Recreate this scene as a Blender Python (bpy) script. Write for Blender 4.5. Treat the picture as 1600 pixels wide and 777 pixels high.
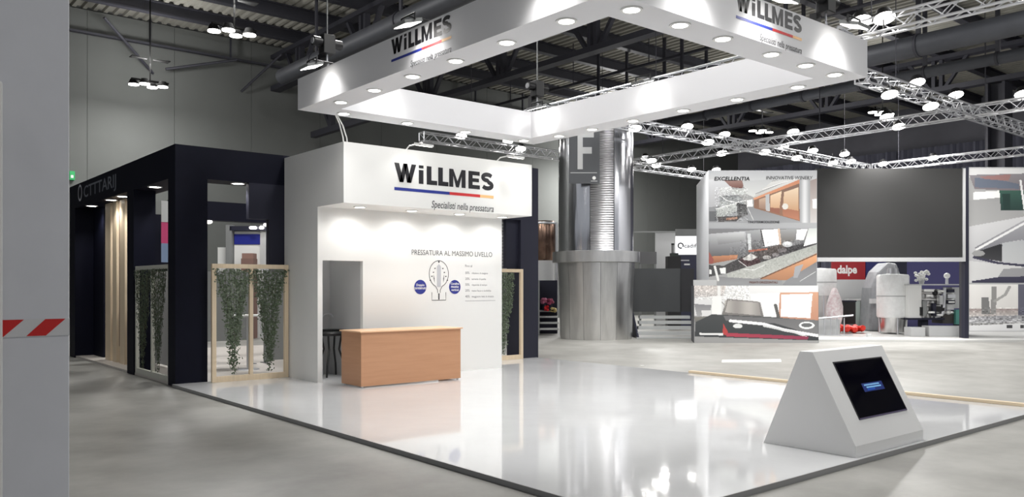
import bpy, math, random
import numpy as np
from mathutils import Matrix, Vector

for o in list(bpy.data.objects):
    bpy.data.objects.remove(o)
SC = bpy.context.scene
COL = SC.collection
random.seed(7)
RNG = np.random.default_rng(11)

# ------------------------------------------------------------------ camera, world, exposure
YAW = math.radians(50.25)
cam_d = bpy.data.cameras.new('camera')
cam_d.sensor_width = 36.0
cam_d.lens = 28.8
cam_d.shift_y = 0.0366
cam_d.clip_end = 300
cam = bpy.data.objects.new('camera', cam_d)
cam.location = (0, 0, 1.70)
cam.rotation_euler = (math.pi / 2, 0, YAW - math.pi / 2)
COL.objects.link(cam)
SC.camera = cam

world = bpy.data.worlds.new('hall_air')
world.use_nodes = True
bg = world.node_tree.nodes['Background']
bg.inputs[0].default_value = (0.80, 0.84, 0.90, 1)
bg.inputs[1].default_value = 0.36
SC.world = world

SC.view_settings.view_transform = 'Standard'
SC.view_settings.look = 'None'
SC.view_settings.gamma = 1.0
SC.view_settings.use_curve_mapping = False
SC.view_settings.exposure = 0.2

P_HALL = 300.0      # high-bay lamps, watts each
P_DOWN = 35.0       # canopy downlights
P_FASCIA = 30.0     # downlights under the reception fascia
P_FLOOD = 18.0      # arm floods on the canopy
P_BOOTH = 45.0      # navy booth downlights
P_TRUSS = 520.0     # truss floods

# ------------------------------------------------------------------ helpers
def lin(c):
    out = []
    for v in c[:3]:
        v = v / 255.0
        out.append(v / 12.92 if v <= 0.04045 else ((v + 0.055) / 1.055) ** 2.4)
    return tuple(out)

MATS = {}
def mat(name, rgb, rough=0.6, metal=0.0, emit=0.0, noise=0.0, nscale=6.0, stretch=(1, 1, 1),
        bump=0.0, bscale=20.0, bstretch=(1, 1, 1), spec=0.5, rgb2=None, coat=0.0, alpha=1.0, trans=0.0):
    if name in MATS:
        return MATS[name]
    m = bpy.data.materials.new(name)
    m.use_nodes = True
    nt = m.node_tree
    b = nt.nodes['Principled BSDF']
    c = lin(rgb)
    b.inputs['Base Color'].default_value = (*c, 1)
    b.inputs['Roughness'].default_value = rough
    b.inputs['Metallic'].default_value = metal
    b.inputs['Specular IOR Level'].default_value = spec
    b.inputs['Coat Weight'].default_value = coat
    b.inputs['Coat Roughness'].default_value = 0.08
    b.inputs['Alpha'].default_value = alpha
    b.inputs['Transmission Weight'].default_value = trans
    if emit:
        b.inputs['Emission Color'].default_value = (*c, 1)
        b.inputs['Emission Strength'].default_value = emit
    tc = None
    if noise or bump:
        tc = nt.nodes.new('ShaderNodeTexCoord')
    if noise:
        mp = nt.nodes.new('ShaderNodeMapping')
        mp.inputs['Scale'].default_value = stretch
        nt.links.new(tc.outputs['Object'], mp.inputs['Vector'])
        n = nt.nodes.new('ShaderNodeTexNoise')
        n.inputs['Scale'].default_value = nscale
        n.inputs['Detail'].default_value = 6
        n.inputs['Roughness'].default_value = 0.6
        nt.links.new(mp.outputs['Vector'], n.inputs['Vector'])
        r = nt.nodes.new('ShaderNodeValToRGB')
        c2 = lin(rgb2) if rgb2 else tuple(v * (1 - noise) for v in c)
        r.color_ramp.elements[0].position = 0.3
        r.color_ramp.elements[1].position = 0.7
        r.color_ramp.elements[0].color = (*c2, 1)
        r.color_ramp.elements[1].color = (*c, 1)
        nt.links.new(n.outputs['Fac'], r.inputs['Fac'])
        nt.links.new(r.outputs['Color'], b.inputs['Base Color'])
    if bump:
        mp2 = nt.nodes.new('ShaderNodeMapping')
        mp2.inputs['Scale'].default_value = bstretch
        nt.links.new(tc.outputs['Object'], mp2.inputs['Vector'])
        n2 = nt.nodes.new('ShaderNodeTexNoise')
        n2.inputs['Scale'].default_value = bscale
        n2.inputs['Detail'].default_value = 3
        nt.links.new(mp2.outputs['Vector'], n2.inputs['Vector'])
        bp = nt.nodes.new('ShaderNodeBump')
        bp.inputs['Strength'].default_value = bump
        bp.inputs['Distance'].default_value = 0.05
        nt.links.new(n2.outputs['Fac'], bp.inputs['Height'])
        nt.links.new(bp.outputs['Normal'], b.inputs['Normal'])
    MATS[name] = m
    return m

def print_mat():
    if 'printed_vinyl' in MATS:
        return MATS['printed_vinyl']
    m = bpy.data.materials.new('printed_vinyl')
    m.use_nodes = True
    nt = m.node_tree
    b = nt.nodes['Principled BSDF']
    a = nt.nodes.new('ShaderNodeAttribute')
    a.attribute_name = 'ink'
    nt.links.new(a.outputs['Color'], b.inputs['Base Color'])
    b.inputs['Roughness'].default_value = 0.45
    MATS['printed_vinyl'] = m
    return m

def wmat(o):
    m = o.matrix_basis.copy()
    p = o.parent
    while p:
        m = p.matrix_basis @ m
        p = p.parent
    return m

def tag(o, label=None, cat=None, group=None, kind=None):
    if label: o['label'] = label
    if cat: o['category'] = cat
    if group: o['group'] = group
    if kind: o['kind'] = kind
    return o

def empty(name, loc, label=None, cat=None, group=None, rz=0.0):
    o = bpy.data.objects.new(name, None)
    o.empty_display_size = 0.1
    o.location = loc
    o.rotation_euler = (0, 0, rz)
    COL.objects.link(o)
    return tag(o, label, cat, group)

class MB:
    """collects shapes (world coordinates, or through the frame M) into one mesh"""
    def __init__(s, M=None):
        s.v = []; s.f = []; s.M = M
    def add(s, vs, fs):
        n = len(s.v)
        s.v += [tuple(v) for v in vs]
        s.f += [tuple(i + n for i in f) for f in fs]
        return s
    def box(s, x0, x1, y0, y1, z0, z1):
        return s.add([(x0,y0,z0),(x1,y0,z0),(x1,y1,z0),(x0,y1,z0),(x0,y0,z1),(x1,y0,z1),(x1,y1,z1),(x0,y1,z1)],
                     [(0,3,2,1),(4,5,6,7),(0,1,5,4),(1,2,6,5),(2,3,7,6),(3,0,4,7)])
    def prism(s, poly, axis, a, b):
        """poly in the two other axes: axis x -> (y,z), y -> (x,z), z -> (x,y)"""
        def P(p, t):
            return (t,p[0],p[1]) if axis == 'x' else (p[0],t,p[1]) if axis == 'y' else (p[0],p[1],t)
        n = len(poly)
        vs = [P(p, a) for p in poly] + [P(p, b) for p in poly]
        fs = [tuple(range(n)), tuple(range(2*n-1, n-1, -1))]
        fs += [(i, i+n, (i+1) % n + n, (i+1) % n) for i in range(n)]
        return s.add(vs, fs)
    def cyl(s, p0, p1, r0, r1=None, n=12, caps=True):
        r1 = r0 if r1 is None else r1
        p0 = Vector(p0); p1 = Vector(p1); d = (p1 - p0).normalized()
        u = d.orthogonal().normalized() if abs(d.z) < 0.999 else Vector((1,0,0))
        w = d.cross(u)
        vs = []
        for p, r in ((p0, r0), (p1, r1)):
            for i in range(n):
                a = 2*math.pi*i/n
                vs.append(p + (u*math.cos(a) + w*math.sin(a))*r)
        fs = [(i, (i+1) % n, (i+1) % n + n, i+n) for i in range(n)]
        if caps:
            fs += [tuple(range(n-1, -1, -1)), tuple(range(n, 2*n))]
        return s.add(vs, fs)
    def tube(s, pts, r, n=8):
        for a, b in zip(pts, pts[1:]):
            s.cyl(a, b, r, r, n)
        return s
    def lathe(s, c, prof, n=32, a0=0.0, a1=2*math.pi, close=True):
        """prof: (r, z) list around the vertical axis at c"""
        full = abs(a1 - a0 - 2*math.pi) < 1e-6
        k = n if full else n + 1
        vs = []
        for r, z in prof:
            for i in range(k):
                a = a0 + (a1-a0)*i/n
                vs.append((c[0]+r*math.cos(a), c[1]+r*math.sin(a), c[2]+z))
        fs = []
        for j in range(len(prof)-1):
            for i in range(n):
                i2 = (i+1) % k
                fs.append((j*k+i, j*k+i2, (j+1)*k+i2, (j+1)*k+i))
        return s.add(vs, fs)
    def ell(s, c, r, n=10, m=6):
        vs = [(c[0], c[1], c[2]-r[2])]
        for j in range(1, m):
            t = -math.pi/2 + math.pi*j/m
            for i in range(n):
                a = 2*math.pi*i/n
                vs.append((c[0]+r[0]*math.cos(t)*math.cos(a), c[1]+r[1]*math.cos(t)*math.sin(a), c[2]+r[2]*math.sin(t)))
        vs.append((c[0], c[1], c[2]+r[2]))
        fs = [(0, 1+(i+1) % n, 1+i) for i in range(n)]
        for j in range(m-2):
            for i in range(n):
                fs.append((1+j*n+i, 1+j*n+(i+1) % n, 1+(j+1)*n+(i+1) % n, 1+(j+1)*n+i))
        t = len(vs)-1; b0 = 1+(m-2)*n
        fs += [(b0+i, b0+(i+1) % n, t) for i in range(n)]
        return s.add(vs, fs)
    def build(s, name, m, parent=None, smooth=False, bevel=0.0, origin=None):
        vs = [Vector(v) for v in s.v]
        if s.M is not None:
            vs = [s.M @ v for v in vs]
        me = bpy.data.meshes.new(name)
        ob = bpy.data.objects.new(name, me)
        COL.objects.link(ob)
        if parent is not None:
            inv = wmat(parent).inverted()
            vs = [inv @ v for v in vs]
            ob.parent = parent
        xs = [v.x for v in vs]; ys = [v.y for v in vs]; zs = [v.z for v in vs]
        o = Vector(((min(xs)+max(xs))/2, (min(ys)+max(ys))/2, min(zs))) if origin is None else Vector(origin)
        ob.location = o
        me.from_pydata([v - o for v in vs], [], s.f)
        me.materials.append(m)
        if smooth:
            me.shade_smooth()
            try:
                me.set_sharp_from_angle(angle=math.radians(40))
            except Exception:
                pass
        if bevel:
            bv = ob.modifiers.new('bevel', 'BEVEL'); bv.width = bevel; bv.segments = 2; bv.limit_method = 'ANGLE'
        me.update()
        return ob

def copy_tree(o, parent=None):
    c = o.copy(); COL.objects.link(c); c.parent = parent
    for ch in list(o.children):
        copy_tree(ch, c)
    return c

def spot(name, loc, direction, power, angle=120, blend=0.6, radius=0.08, parent=None, color=(1, 0.98, 0.95)):
    l = bpy.data.lights.new(name, 'SPOT')
    l.energy = power; l.spot_size = math.radians(angle); l.spot_blend = blend
    l.shadow_soft_size = radius; l.color = color
    o = bpy.data.objects.new(name, l); COL.objects.link(o)
    q = Vector(direction).to_track_quat('-Z', 'Y').to_matrix().to_4x4()
    mw = Matrix.Translation(loc) @ q
    if parent is not None:
        o.parent = parent
        mw = wmat(parent).inverted() @ mw
    o.matrix_basis = mw
    return o

def text_mesh(body, bold=0.0, shear=0.0):
    cu = bpy.data.curves.new('lettering', 'FONT')
    cu.body = body; cu.size = 1.0; cu.offset = bold; cu.shear = shear; cu.resolution_u = 3
    ob = bpy.data.objects.new('lettering', cu); COL.objects.link(ob)
    bpy.context.view_layer.update()
    dg = bpy.context.evaluated_depsgraph_get()
    me = bpy.data.meshes.new_from_object(ob.evaluated_get(dg))
    vs = [v.co.copy() for v in me.vertices]; fs = [tuple(p.vertices) for p in me.polygons]
    bpy.data.objects.remove(ob); bpy.data.curves.remove(cu); bpy.data.meshes.remove(me)
    return vs, fs

def put_text(mb, body, org, right, up, width=None, height=None, bold=0.0, shear=0.0, align='L', lift=0.003):
    """lettering fitted to width and cap height on the plane (org, right, up), lifted off it"""
    vs, fs = text_mesh(body, bold, shear)
    if not vs:
        return
    x0 = min(v.x for v in vs); x1 = max(v.x for v in vs); y0 = 0.0; y1 = max(v.y for v in vs)
    sy = (height or 0.1) / (y1 - y0)
    sx = width / (x1 - x0) if width else sy
    right = Vector(right); up = Vector(up); nrm = right.cross(up); org = Vector(org)
    w = (x1 - x0) * sx
    dx = 0 if align == 'L' else -w if align == 'R' else -w/2
    mb.add([org + right*((v.x-x0)*sx + dx) + up*(v.y*sy) + nrm*lift for v in vs], fs)

def stroke(pts, w):
    """2D polyline of width w as quads"""
    L = []; R_ = []
    n = len(pts)
    for i in range(n):
        a = Vector(pts[max(i-1, 0)]); b = Vector(pts[min(i+1, n-1)])
        d = (b - a).normalized(); p = Vector(pts[i]); k = Vector((-d.y, d.x))
        L.append(p + k*w/2); R_.append(p - k*w/2)
    vs = L + R_
    return [(v.x, v.y) for v in vs], [(i, i+1, i+1+n, i+n) for i in range(n-1)]

# --- WiLLMES logotype: units where cap height = 150
def logotype():
    V = []; Fc = []
    def poly(pts):
        n = len(V); V.extend(pts); Fc.append(tuple(range(n, n+len(pts))))
    def quad(x0, x1, y0, y1): poly([(x0,y0),(x1,y0),(x1,y1),(x0,y1)])
    # W
    poly([(0,150),(44,150),(86,0),(48,0)])
    poly([(48,0),(86,0),(121,150),(84,150)])
    poly([(84,150),(121,150),(157,0),(119,0)])
    poly([(119,0),(157,0),(205,150),(161,150)])
    # i
    quad(230,275,0,112); quad(230,275,126,150)
    # L L
    for x in (307, 420):
        quad(x,x+46,0,150); quad(x+46,x+103,0,36)
    # M
    x = 530
    quad(x,x+42,0,150); quad(x+128,x+170,0,150)
    poly([(x+42,150),(x+42,92),(x+70,0),(x+85,0),(x+85,52)])
    poly([(x+128,150),(x+85,52),(x+85,0),(x+100,0),(x+128,92)])
    # E
    x = 730
    quad(x,x+44,0,150); quad(x+44,x+122,0,34); quad(x+44,x+112,60,91); quad(x+44,x+120,117,150)
    # S
    cx = 933
    pts = []
    for i in range(13):
        a = math.radians(25 + i*(270-25)/12); pts.append((cx+50*math.cos(a), 109+25*math.sin(a)))
    for i in range(1, 13):
        a = math.radians(90 - i*(90+155)/12); pts.append((cx+52*math.cos(a), 42+26*math.sin(a) + (16 if False else 0)))
    # join the two bows at the middle
    vs, fs = stroke(pts, 36)
    n = len(V); V.extend(vs); Fc.extend(tuple(j+n for j in f) for f in fs)
    return V, Fc
LOGO = logotype()

def put_logo(parent, org, right, up, width, tagw=0.65, lift=0.004):
    """org: left end of the baseline"""
    k = width / 1000.0
    right = Vector(right); up = Vector(up); nrm = right.cross(up); org = Vector(org)
    def W(x, y): return org + right*(x*k) + up*(y*k) + nrm*lift
    m = MB(); m.add([W(*p) for p in LOGO[0]], LOGO[1])
    o = m.build('logo_lettering', M_ink, parent); tag(o, 'black WiLLMES lettering')
    for x0, x1, mm, nm in ((0,535,M_blue,'blue'),(535,855,M_red,'red'),(855,1002,M_tan,'orange')):
        m = MB(); m.add([W(x0,-68),W(x1,-68),W(x1,-44),W(x0,-44)], [(0,1,2,3)])
        o = m.build('logo_stripe', mm, parent); tag(o, nm + ' logo stripe')
    m = MB()
    put_text(m, 'Specialisti nella pressatura', W(1003,-185)-nrm*lift, right, up, width=width*tagw, height=58*k, shear=0.22, bold=0.006, align='R', lift=lift)
    o = m.build('tagline', M_greyink, parent); tag(o, 'grey italic tagline Specialisti nella pressatura')

# --- printed pictures: polygons rasterised to per-face ink colours on a flat sheet
def pip(X, Y, poly):
    ins = np.zeros(X.shape, bool)
    n = len(poly)
    for i in range(n):
        x0, y0 = poly[i]; x1, y1 = poly[(i+1) % n]
        if y0 == y1: continue
        c = ((y0 > Y) != (y1 > Y)) & (X < (x1-x0)*(Y-y0)/(y1-y0) + x0)
        ins ^= c
    return ins

def paint(nx, ny, rect, ops, base=(150,150,150)):
    x0, y0, x1, y1 = rect
    X, Y = np.meshgrid(x0 + (np.arange(nx)+.5)*(x1-x0)/nx, y0 + (np.arange(ny)+.5)*(y1-y0)/ny)
    img = np.zeros((ny, nx, 3)); img[:] = base
    for op in ops:
        k = op[0]
        if k == 'p':          # polygon, colour, optional second colour with gradient axis
            msk = pip(X, Y, op[1]); c = np.array(op[2], float)
            if len(op) > 3:
                c2 = np.array(op[3], float); ax = op[4] if len(op) > 4 else 'y'
                A = X if ax == 'x' else Y
                if msk.any():
                    t = (A-A[msk].min())/max(np.ptp(A[msk]), 1e-6)
                    if len(op) > 5: t = 0.5-0.5*np.cos(t*math.pi*op[5])
                    img[msk] = (c*(1-t[..., None]) + c2*t[..., None])[msk]
            else:
                img[msk] = c
        elif k == 'e':
            msk = ((X-op[1])/op[3])**2 + ((Y-op[2])/op[4])**2 < 1
            img[msk] = op[5]
        elif k == 'l':
            pts = op[1]
            for a, b in zip(pts, pts[1:]):
                ax_, ay = a; bx, by = b
                L = max((bx-ax_)**2+(by-ay)**2, 1e-6)
                t = np.clip(((X-ax_)*(bx-ax_)+(Y-ay)*(by-ay))/L, 0, 1)
                d = np.hypot(X-(ax_+t*(bx-ax_)), Y-(ay+t*(by-ay)))
                img[d < op[2]/2] = op[3]
        elif k == 'n':        # speckle inside a rectangle
            rx0, ry0, rx1, ry1, cell, amp = op[1:]
            msk = (X > rx0) & (X < rx1) & (Y > ry0) & (Y < ry1)
            gx = ((X-rx0)/cell).astype(int); gy = ((Y-ry0)/cell).astype(int)
            tab = RNG.normal(0, amp, (max(gy.max(), 1)+2, max(gx.max(), 1)+2))
            img[msk] += tab[np.clip(gy, 0, None), np.clip(gx, 0, None)][msk][:, None]
    g = img.mean(2, keepdims=True)
    img = g + (img-g)*.72 + 8
    return np.clip(img, 0, 255)

def print_sheet(name, parent, corners, img):
    """corners: top-left, top-right, bottom-left world points"""
    tl, tr, bl = (Vector(c) for c in corners)
    ny, nx = img.shape[:2]
    inv = wmat(parent).inverted() if parent else Matrix.Identity(4)
    us = np.linspace(0, 1, nx+1); vs_ = np.linspace(0, 1, ny+1)
    A = np.array(inv @ tl); B = np.array(inv @ tr) - A; C = np.array(inv @ bl) - A
    P = A + us[None, :, None]*B + vs_[:, None, None]*C
    co = P.reshape(-1, 3)
    idx = np.arange((nx+1)*(ny+1)).reshape(ny+1, nx+1)
    q = np.stack([idx[:-1, :-1], idx[1:, :-1], idx[1:, 1:], idx[:-1, 1:]], -1).reshape(-1, 4)
    org = co.mean(0)
    me = bpy.data.meshes.new(name)
    me.from_pydata((co-org).tolist(), [], q.tolist())
    col = img.reshape(-1, 3)/255.0
    col = np.where(col <= 0.04045, col/12.92, ((col+0.055)/1.055)**2.4)
    at = me.color_attributes.new('ink', 'FLOAT_COLOR', 'CORNER')
    arr = np.ones((len(q)*4, 4)); arr[:, :3] = np.repeat(col, 4, 0)
    at.data.foreach_set('color', arr.ravel())
    me.materials.append(print_mat())
    ob = bpy.data.objects.new(name, me); COL.objects.link(ob)
    ob.parent = parent; ob.location = org
    return ob

# ------------------------------------------------------------------ materials
M_floor = mat('concrete_floor', (158,157,153), 0.42, noise=0.30, nscale=1.5, rgb2=(134,133,129), bump=0.05, bscale=3, spec=0.4)
M_wallb = mat('precast_wall', (92,94,92), 0.85, noise=0.10, nscale=0.5)
M_wallr = mat('dark_hall_wall', (120,120,128), 0.9, noise=0.25, nscale=0.4)
M_roof = mat('roof_deck', (146,144,136), 0.8, noise=0.15, nscale=1.2)
M_steel = mat('dark_painted_steel', (46,46,54), 0.6)
M_duct = mat('galvanised_duct', (70,72,78), 0.55, metal=0.2, noise=0.2, nscale=2)
M_white = mat('white_laminate', (228,228,226), 0.5)
M_whitefab = mat('white_fabric_panel', (222,222,225), 0.7)
M_gloss = mat('gloss_white_floor', (214,215,217), 0.05, spec=0.9, bump=0.012, bscale=5.0, noise=0.05, nscale=1.2)
M_trim = mat('grey_edge_trim', (140,140,140), 0.5)
M_navy = mat('navy_panel', (13,15,32), 0.6, noise=0.2, nscale=2.5, spec=.15)
M_char = mat('charcoal_panel', (44,45,58), 0.6, spec=.2)
M_pine = mat('pine_wood', (230,210,180), 0.55, noise=0.12, nscale=3, stretch=(8,8,0.6))
M_palewood = mat('pale_frame', (206,206,196), 0.55, noise=0.08, nscale=3)
M_beech = mat('beech_veneer', (196,148,114), 0.4, noise=0.12, nscale=2.0, stretch=(0.5,0.5,9), rgb2=(186,138,104))
M_beechtop = mat('beech_top', (232,190,152), 0.35)
M_ink = mat('black_vinyl', (34,33,38), 0.4)
M_greyink = mat('grey_vinyl', (70,70,74), 0.5)
M_lightink = mat('pale_grey_vinyl', (186,187,192), 0.5)
M_blue = mat('blue_vinyl', (38,52,140), 0.5)
M_red = mat('red_vinyl', (205,48,52), 0.5)
M_tan = mat('orange_vinyl', (240,190,130), 0.5)
M_disc = mat('royal_blue_vinyl', (44,52,138), 0.5)
M_lamp = mat('lamp_glow', (255,252,246), 0.5, emit=9.0)
M_lamp_dim = mat('lamp_glow_soft', (255,250,240), 0.5, emit=5.0)
M_lampblack = mat('lamp_black', (20,20,20), .8, spec=.05)
M_alu = mat('truss_aluminium', (205,206,210), 0.32, metal=0.75)
M_black = mat('black_plastic', (18,18,20), 0.45)
M_leaf = mat('ivy_leaf', (104,118,92), 0.5, noise=0.5, nscale=30, rgb2=(52,66,48))
M_stem = mat('ivy_stem', (70,66,44), 0.8)
M_mirror = mat('stainless_sheet', (232,232,236), 0.16, metal=1.0, noise=0.15, nscale=1.6, stretch=(1,1,0.1), bump=0.35, bscale=2.6, bstretch=(1,1,0.12))
M_brush = mat('brushed_stainless', (232,231,230), 0.30, metal=1.0, noise=0.3, nscale=2.2, stretch=(1.5,1.5,0.25), bump=0.25, bscale=2.2, bstretch=(1,1,0.25))
M_glass = mat('screen_glass', (9,8,18), 0.06, spec=0.6)
M_led = mat('led_wall', (58,58,58), 0.9, spec=.1)
M_redtape = mat('red_tape', (214,34,32), 0.4)
M_pillar = mat('pale_grey_paint', (228,229,235), 0.6, noise=0.05, nscale=4)
M_grey = mat('mid_grey_panel', (128,130,130), 0.6)
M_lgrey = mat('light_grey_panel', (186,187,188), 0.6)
M_wrap = mat('white_wrap_film', (244,245,245), 0.3, noise=0.1, nscale=9, bump=0.3, bscale=9)

M_perf = mat('perforated_stainless', (158,158,161), 0.36, metal=1.0)
_nt = M_perf.node_tree
_tc = _nt.nodes.new('ShaderNodeTexCoord'); _wv = _nt.nodes.new('ShaderNodeTexWave'); _bp = _nt.nodes.new('ShaderNodeBump')
_wv.bands_direction = 'Z'; _wv.inputs['Scale'].default_value = 4.2
_bp.inputs['Strength'].default_value = .8; _bp.inputs['Distance'].default_value = .03
_nt.links.new(_tc.outputs['Object'], _wv.inputs['Vector']); _nt.links.new(_wv.outputs['Fac'], _bp.inputs['Height'])
_nt.links.new(_bp.outputs['Normal'], _nt.nodes['Principled BSDF'].inputs['Normal'])

# ------------------------------------------------------------------ setting: floor, walls, roof
def struct(o):
    o['kind'] = 'structure'
    return o
m = MB(); m.box(-22, 50, -22, 36, -0.2, 0.0)
floor = struct(m.build('floor', M_floor))
floor['label'] = 'grey concrete exhibition hall floor'

YW = 32.0
wall_back = struct(MB().box(-20, 50, YW+0.1, YW+0.4, 0, 11.9).build('wall_back', mat('wall_joint',(74,75,74),.9)))
wall_back['label'] = 'tall grey precast wall of the hall'
x = -20.0
pm = None
while x < 50:
    if pm is None:
        pm = MB().box(x+.006, x+2.994, YW, YW+0.1, 0, 11.5).build('panel', M_wallb, wall_back)
        first_x = x
    else:
        c = pm.copy(); COL.objects.link(c); c.location.x += x-first_x
    x += 3.0
XW = 46.0
wall_right = struct(MB().box(XW, XW+0.4, -20, YW+.1, 0, 11.9).build('wall_right', M_wallr))
wall_right['label'] = 'dark far wall of the hall behind the trusses'

# corrugated roof deck: trapezoid ribs running along y
prof = []
x = -20.0
while x < 50:
    prof += [(x,11.55),(x+.13,11.55),(x+.17,11.63),(x+.30,11.63)]
    x += .34
m = MB()
n = len(prof)
m.add([(p[0], -20, p[1]) for p in prof] + [(p[0], YW+.2, p[1]) for p in prof], [(i, i+1, i+1+n, i+n) for i in range(n-1)])
ceiling = struct(m.build('ceiling', M_roof)); ceiling['label'] = 'corrugated metal roof deck of the hall'
pr0 = None
y = 29.7
while y > -10:
    if pr0 is None:
        m = MB(); m.box(-20, 46, y-.14, y+.14, 11.50, 11.55); m.box(-20, 46, y-.14, y+.14, 11.12, 11.17); m.box(-20, 46, y-.05, y+.05, 11.17, 11.50)
        pr0 = m.build('purlin', M_steel, ceiling); y0 = y
    else:
        c = pr0.copy(); COL.objects.link(c); c.location.y += y-y0
    y -= 2.5
for gx in (14.0, 20.0, 35.0):
    m = MB(); m.box(gx-.2, gx+.2, -10, YW, 9.65, 9.85); m.box(gx-.2, gx+.2, -10, YW, 10.95, 11.115)
    g = m.build('girder', M_steel, ceiling)
    yy = 29.7
    s0 = None
    while yy > 0:
        if s0 is None:
            m = MB()
            m.box(gx-.1, gx+.1, yy-.22, yy-.08, 9.85, 10.95); m.box(gx-.1, gx+.1, yy+.08, yy+.22, 9.85, 10.95)
            m.prism([(yy-.4,9.85),(yy-.25,9.85),(yy-1.05,10.95),(yy-1.2,10.95)], 'x', gx-.08, gx+.08)
            m.prism([(yy+.25,9.85),(yy+.4,9.85),(yy+1.2,10.95),(yy+1.05,10.95)], 'x', gx-.08, gx+.08)
            s0 = m.build('strut', M_steel, g); sy0 = yy
        else:
            c = s0.copy(); COL.objects.link(c); c.location.y += yy-sy0
        yy -= 5.0
# thin service pipe under the purlins, with sprinkler drops
m = MB().cyl((23.2,-5,9.9),(23.2,31.9,9.9),0.06)
for yy in (8,12,16,20,24,28): m.cyl((23.2,yy,9.9),(23.2,yy,11.55),0.02,n=6)
sp = m.build('trim_1', M_steel, smooth=True); struct(sp); sp['label'] = 'thin sprinkler pipe under the roof'
# cable tray along the foot of the roof by the back wall
m = MB().box(-20, 46, 31.55, 31.75, 10.55, 10.62)
for i in range(22): m.box(-18+i*3, -17.95+i*3, 31.6, 31.7, 10.62, 11.5)
tr = struct(m.build('trim_2', M_steel)); tr['label'] = 'dark cable tray along the top of the back wall'
# roof bracing rods near the wall
for i, (a, b) in enumerate((((7.2,30.5,10.9),(9.2,31.9,9.6)),((9.5,31.4,9.7),(12,31.0,10.4)),((12.5,31.8,9.4),(13.6,30.5,10.8)),((14.8,30.6,10.8),(16.2,31.8,9.5)))):
    b_ = struct(MB().cyl(a, b, 0.05, n=6).build('trim_%d' % (3+i), M_steel)); b_['label'] = 'diagonal steel brace at the top of the back wall'

# ducts and roof post on the right
def duct(name, p0, p1, r, label, step):
    t = empty(name, p0, label, 'duct')
    MB().cyl(p0, p1, r, n=24).build('pipe', M_duct, t, smooth=True)
    a = Vector(p0); b = Vector(p1); L = (b-a).length; k = int(L/step)
    for i in range(k):
        p = a + (b-a)*((i+.5)/k)
        MB().cyl(p - (b-a).normalized()*.04, p + (b-a).normalized()*.04, r+.03, n=24).build('clamp_ring', M_steel, t, smooth=True)
        MB().box(p.x-.03, p.x+.03, p.y-.06, p.y+.06, p.z+r, 11.5).build('hanger', M_steel, t)
    return t
duct('ventilation_duct', (12.45,27.8,9.2), (12.45,12,9.2), 0.28, 'wide round duct end high behind the canopy by the back wall', 4)
duct('ventilation_duct', (22.6,24,8.2), (22.6,4,8.2), 0.29, 'thick dark duct high behind the right end of the canopy', 4)
duct('service_pipe', (25.3,24,8.12), (25.3,4,8.12), 0.17, 'slimmer bright pipe with straps below the thick duct', 1.9)
t = empty('roof_post', (35.1,12.45,0), 'tall dark steel roof post at the far right', 'column')
MB().box(34.7,35.5,12.1,12.2,0,9.6).build('flange', M_steel, t)
MB().box(34.7,35.5,12.7,12.8,0,9.6).build('flange', M_steel, t)
MB().box(35.0,35.2,12.2,12.7,0,9.6).build('web', M_steel, t)
# black drapes hung on the far wall behind the truss rig
for i in range(6):
    y0 = 30.5 - i*4.6
    pts = []
    for k in range(41):
        yy = y0 - k*4.5/40; pts.append((45.6 + .12*math.sin(k*1.9), yy))
    mm = MB(); n = len(pts)
    mm.add([(p[0],p[1],0.0) for p in pts] + [(p[0],p[1],9.2) for p in pts] + [(p[0]+.03,p[1],0.0) for p in pts] + [(p[0]+.03,p[1],9.2) for p in pts],
           [(j,j+1,j+1+n,j+n) for j in range(n-1)] + [(j+2*n,j+3*n,j+1+3*n,j+1+2*n) for j in range(n-1)])
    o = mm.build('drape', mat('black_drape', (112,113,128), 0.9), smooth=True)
    tag(o, 'black drape on the far wall, %s from the grey back wall' % ('first','second','third','fourth','fifth','sixth')[i], 'curtain', 'black drapes on the far wall')
# exit sign on the back wall beyond the navy booth
t = empty('exit_sign', (6.5,31.9,5.4), 'small green exit sign on the back wall beside the pale pillar', 'sign')
MB().box(6.42,6.58,31.86,32.0,5.42,5.72).build('housing', mat('exit_green', (20,130,70), 0.5, emit=0.6), t)
MB().box(6.45,6.53,31.85,31.86,5.48,5.58).build('pictogram', M_white, t)
# wall bracket beam high on back wall
t = empty('hanging_rail', (15.2,29.3,7.75), 'dark steel rail hung from the roof under the left canopy corner', 'rail')
MB().box(15.08,15.32,24.0,31.0,7.76,8.0).build('rail_beam', M_steel, t)
for yy in (29.4,25.5):
    MB().box(15.1,15.3,yy-.12,yy+.12,8.0,11.115).build('drop_post', M_steel, t)
    MB().prism([(yy+.9,9.2),(yy+1.05,9.2),(yy+.2,8.0),(yy+.05,8.0)],'x',15.15,15.25).build('brace', M_steel, t)

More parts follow.
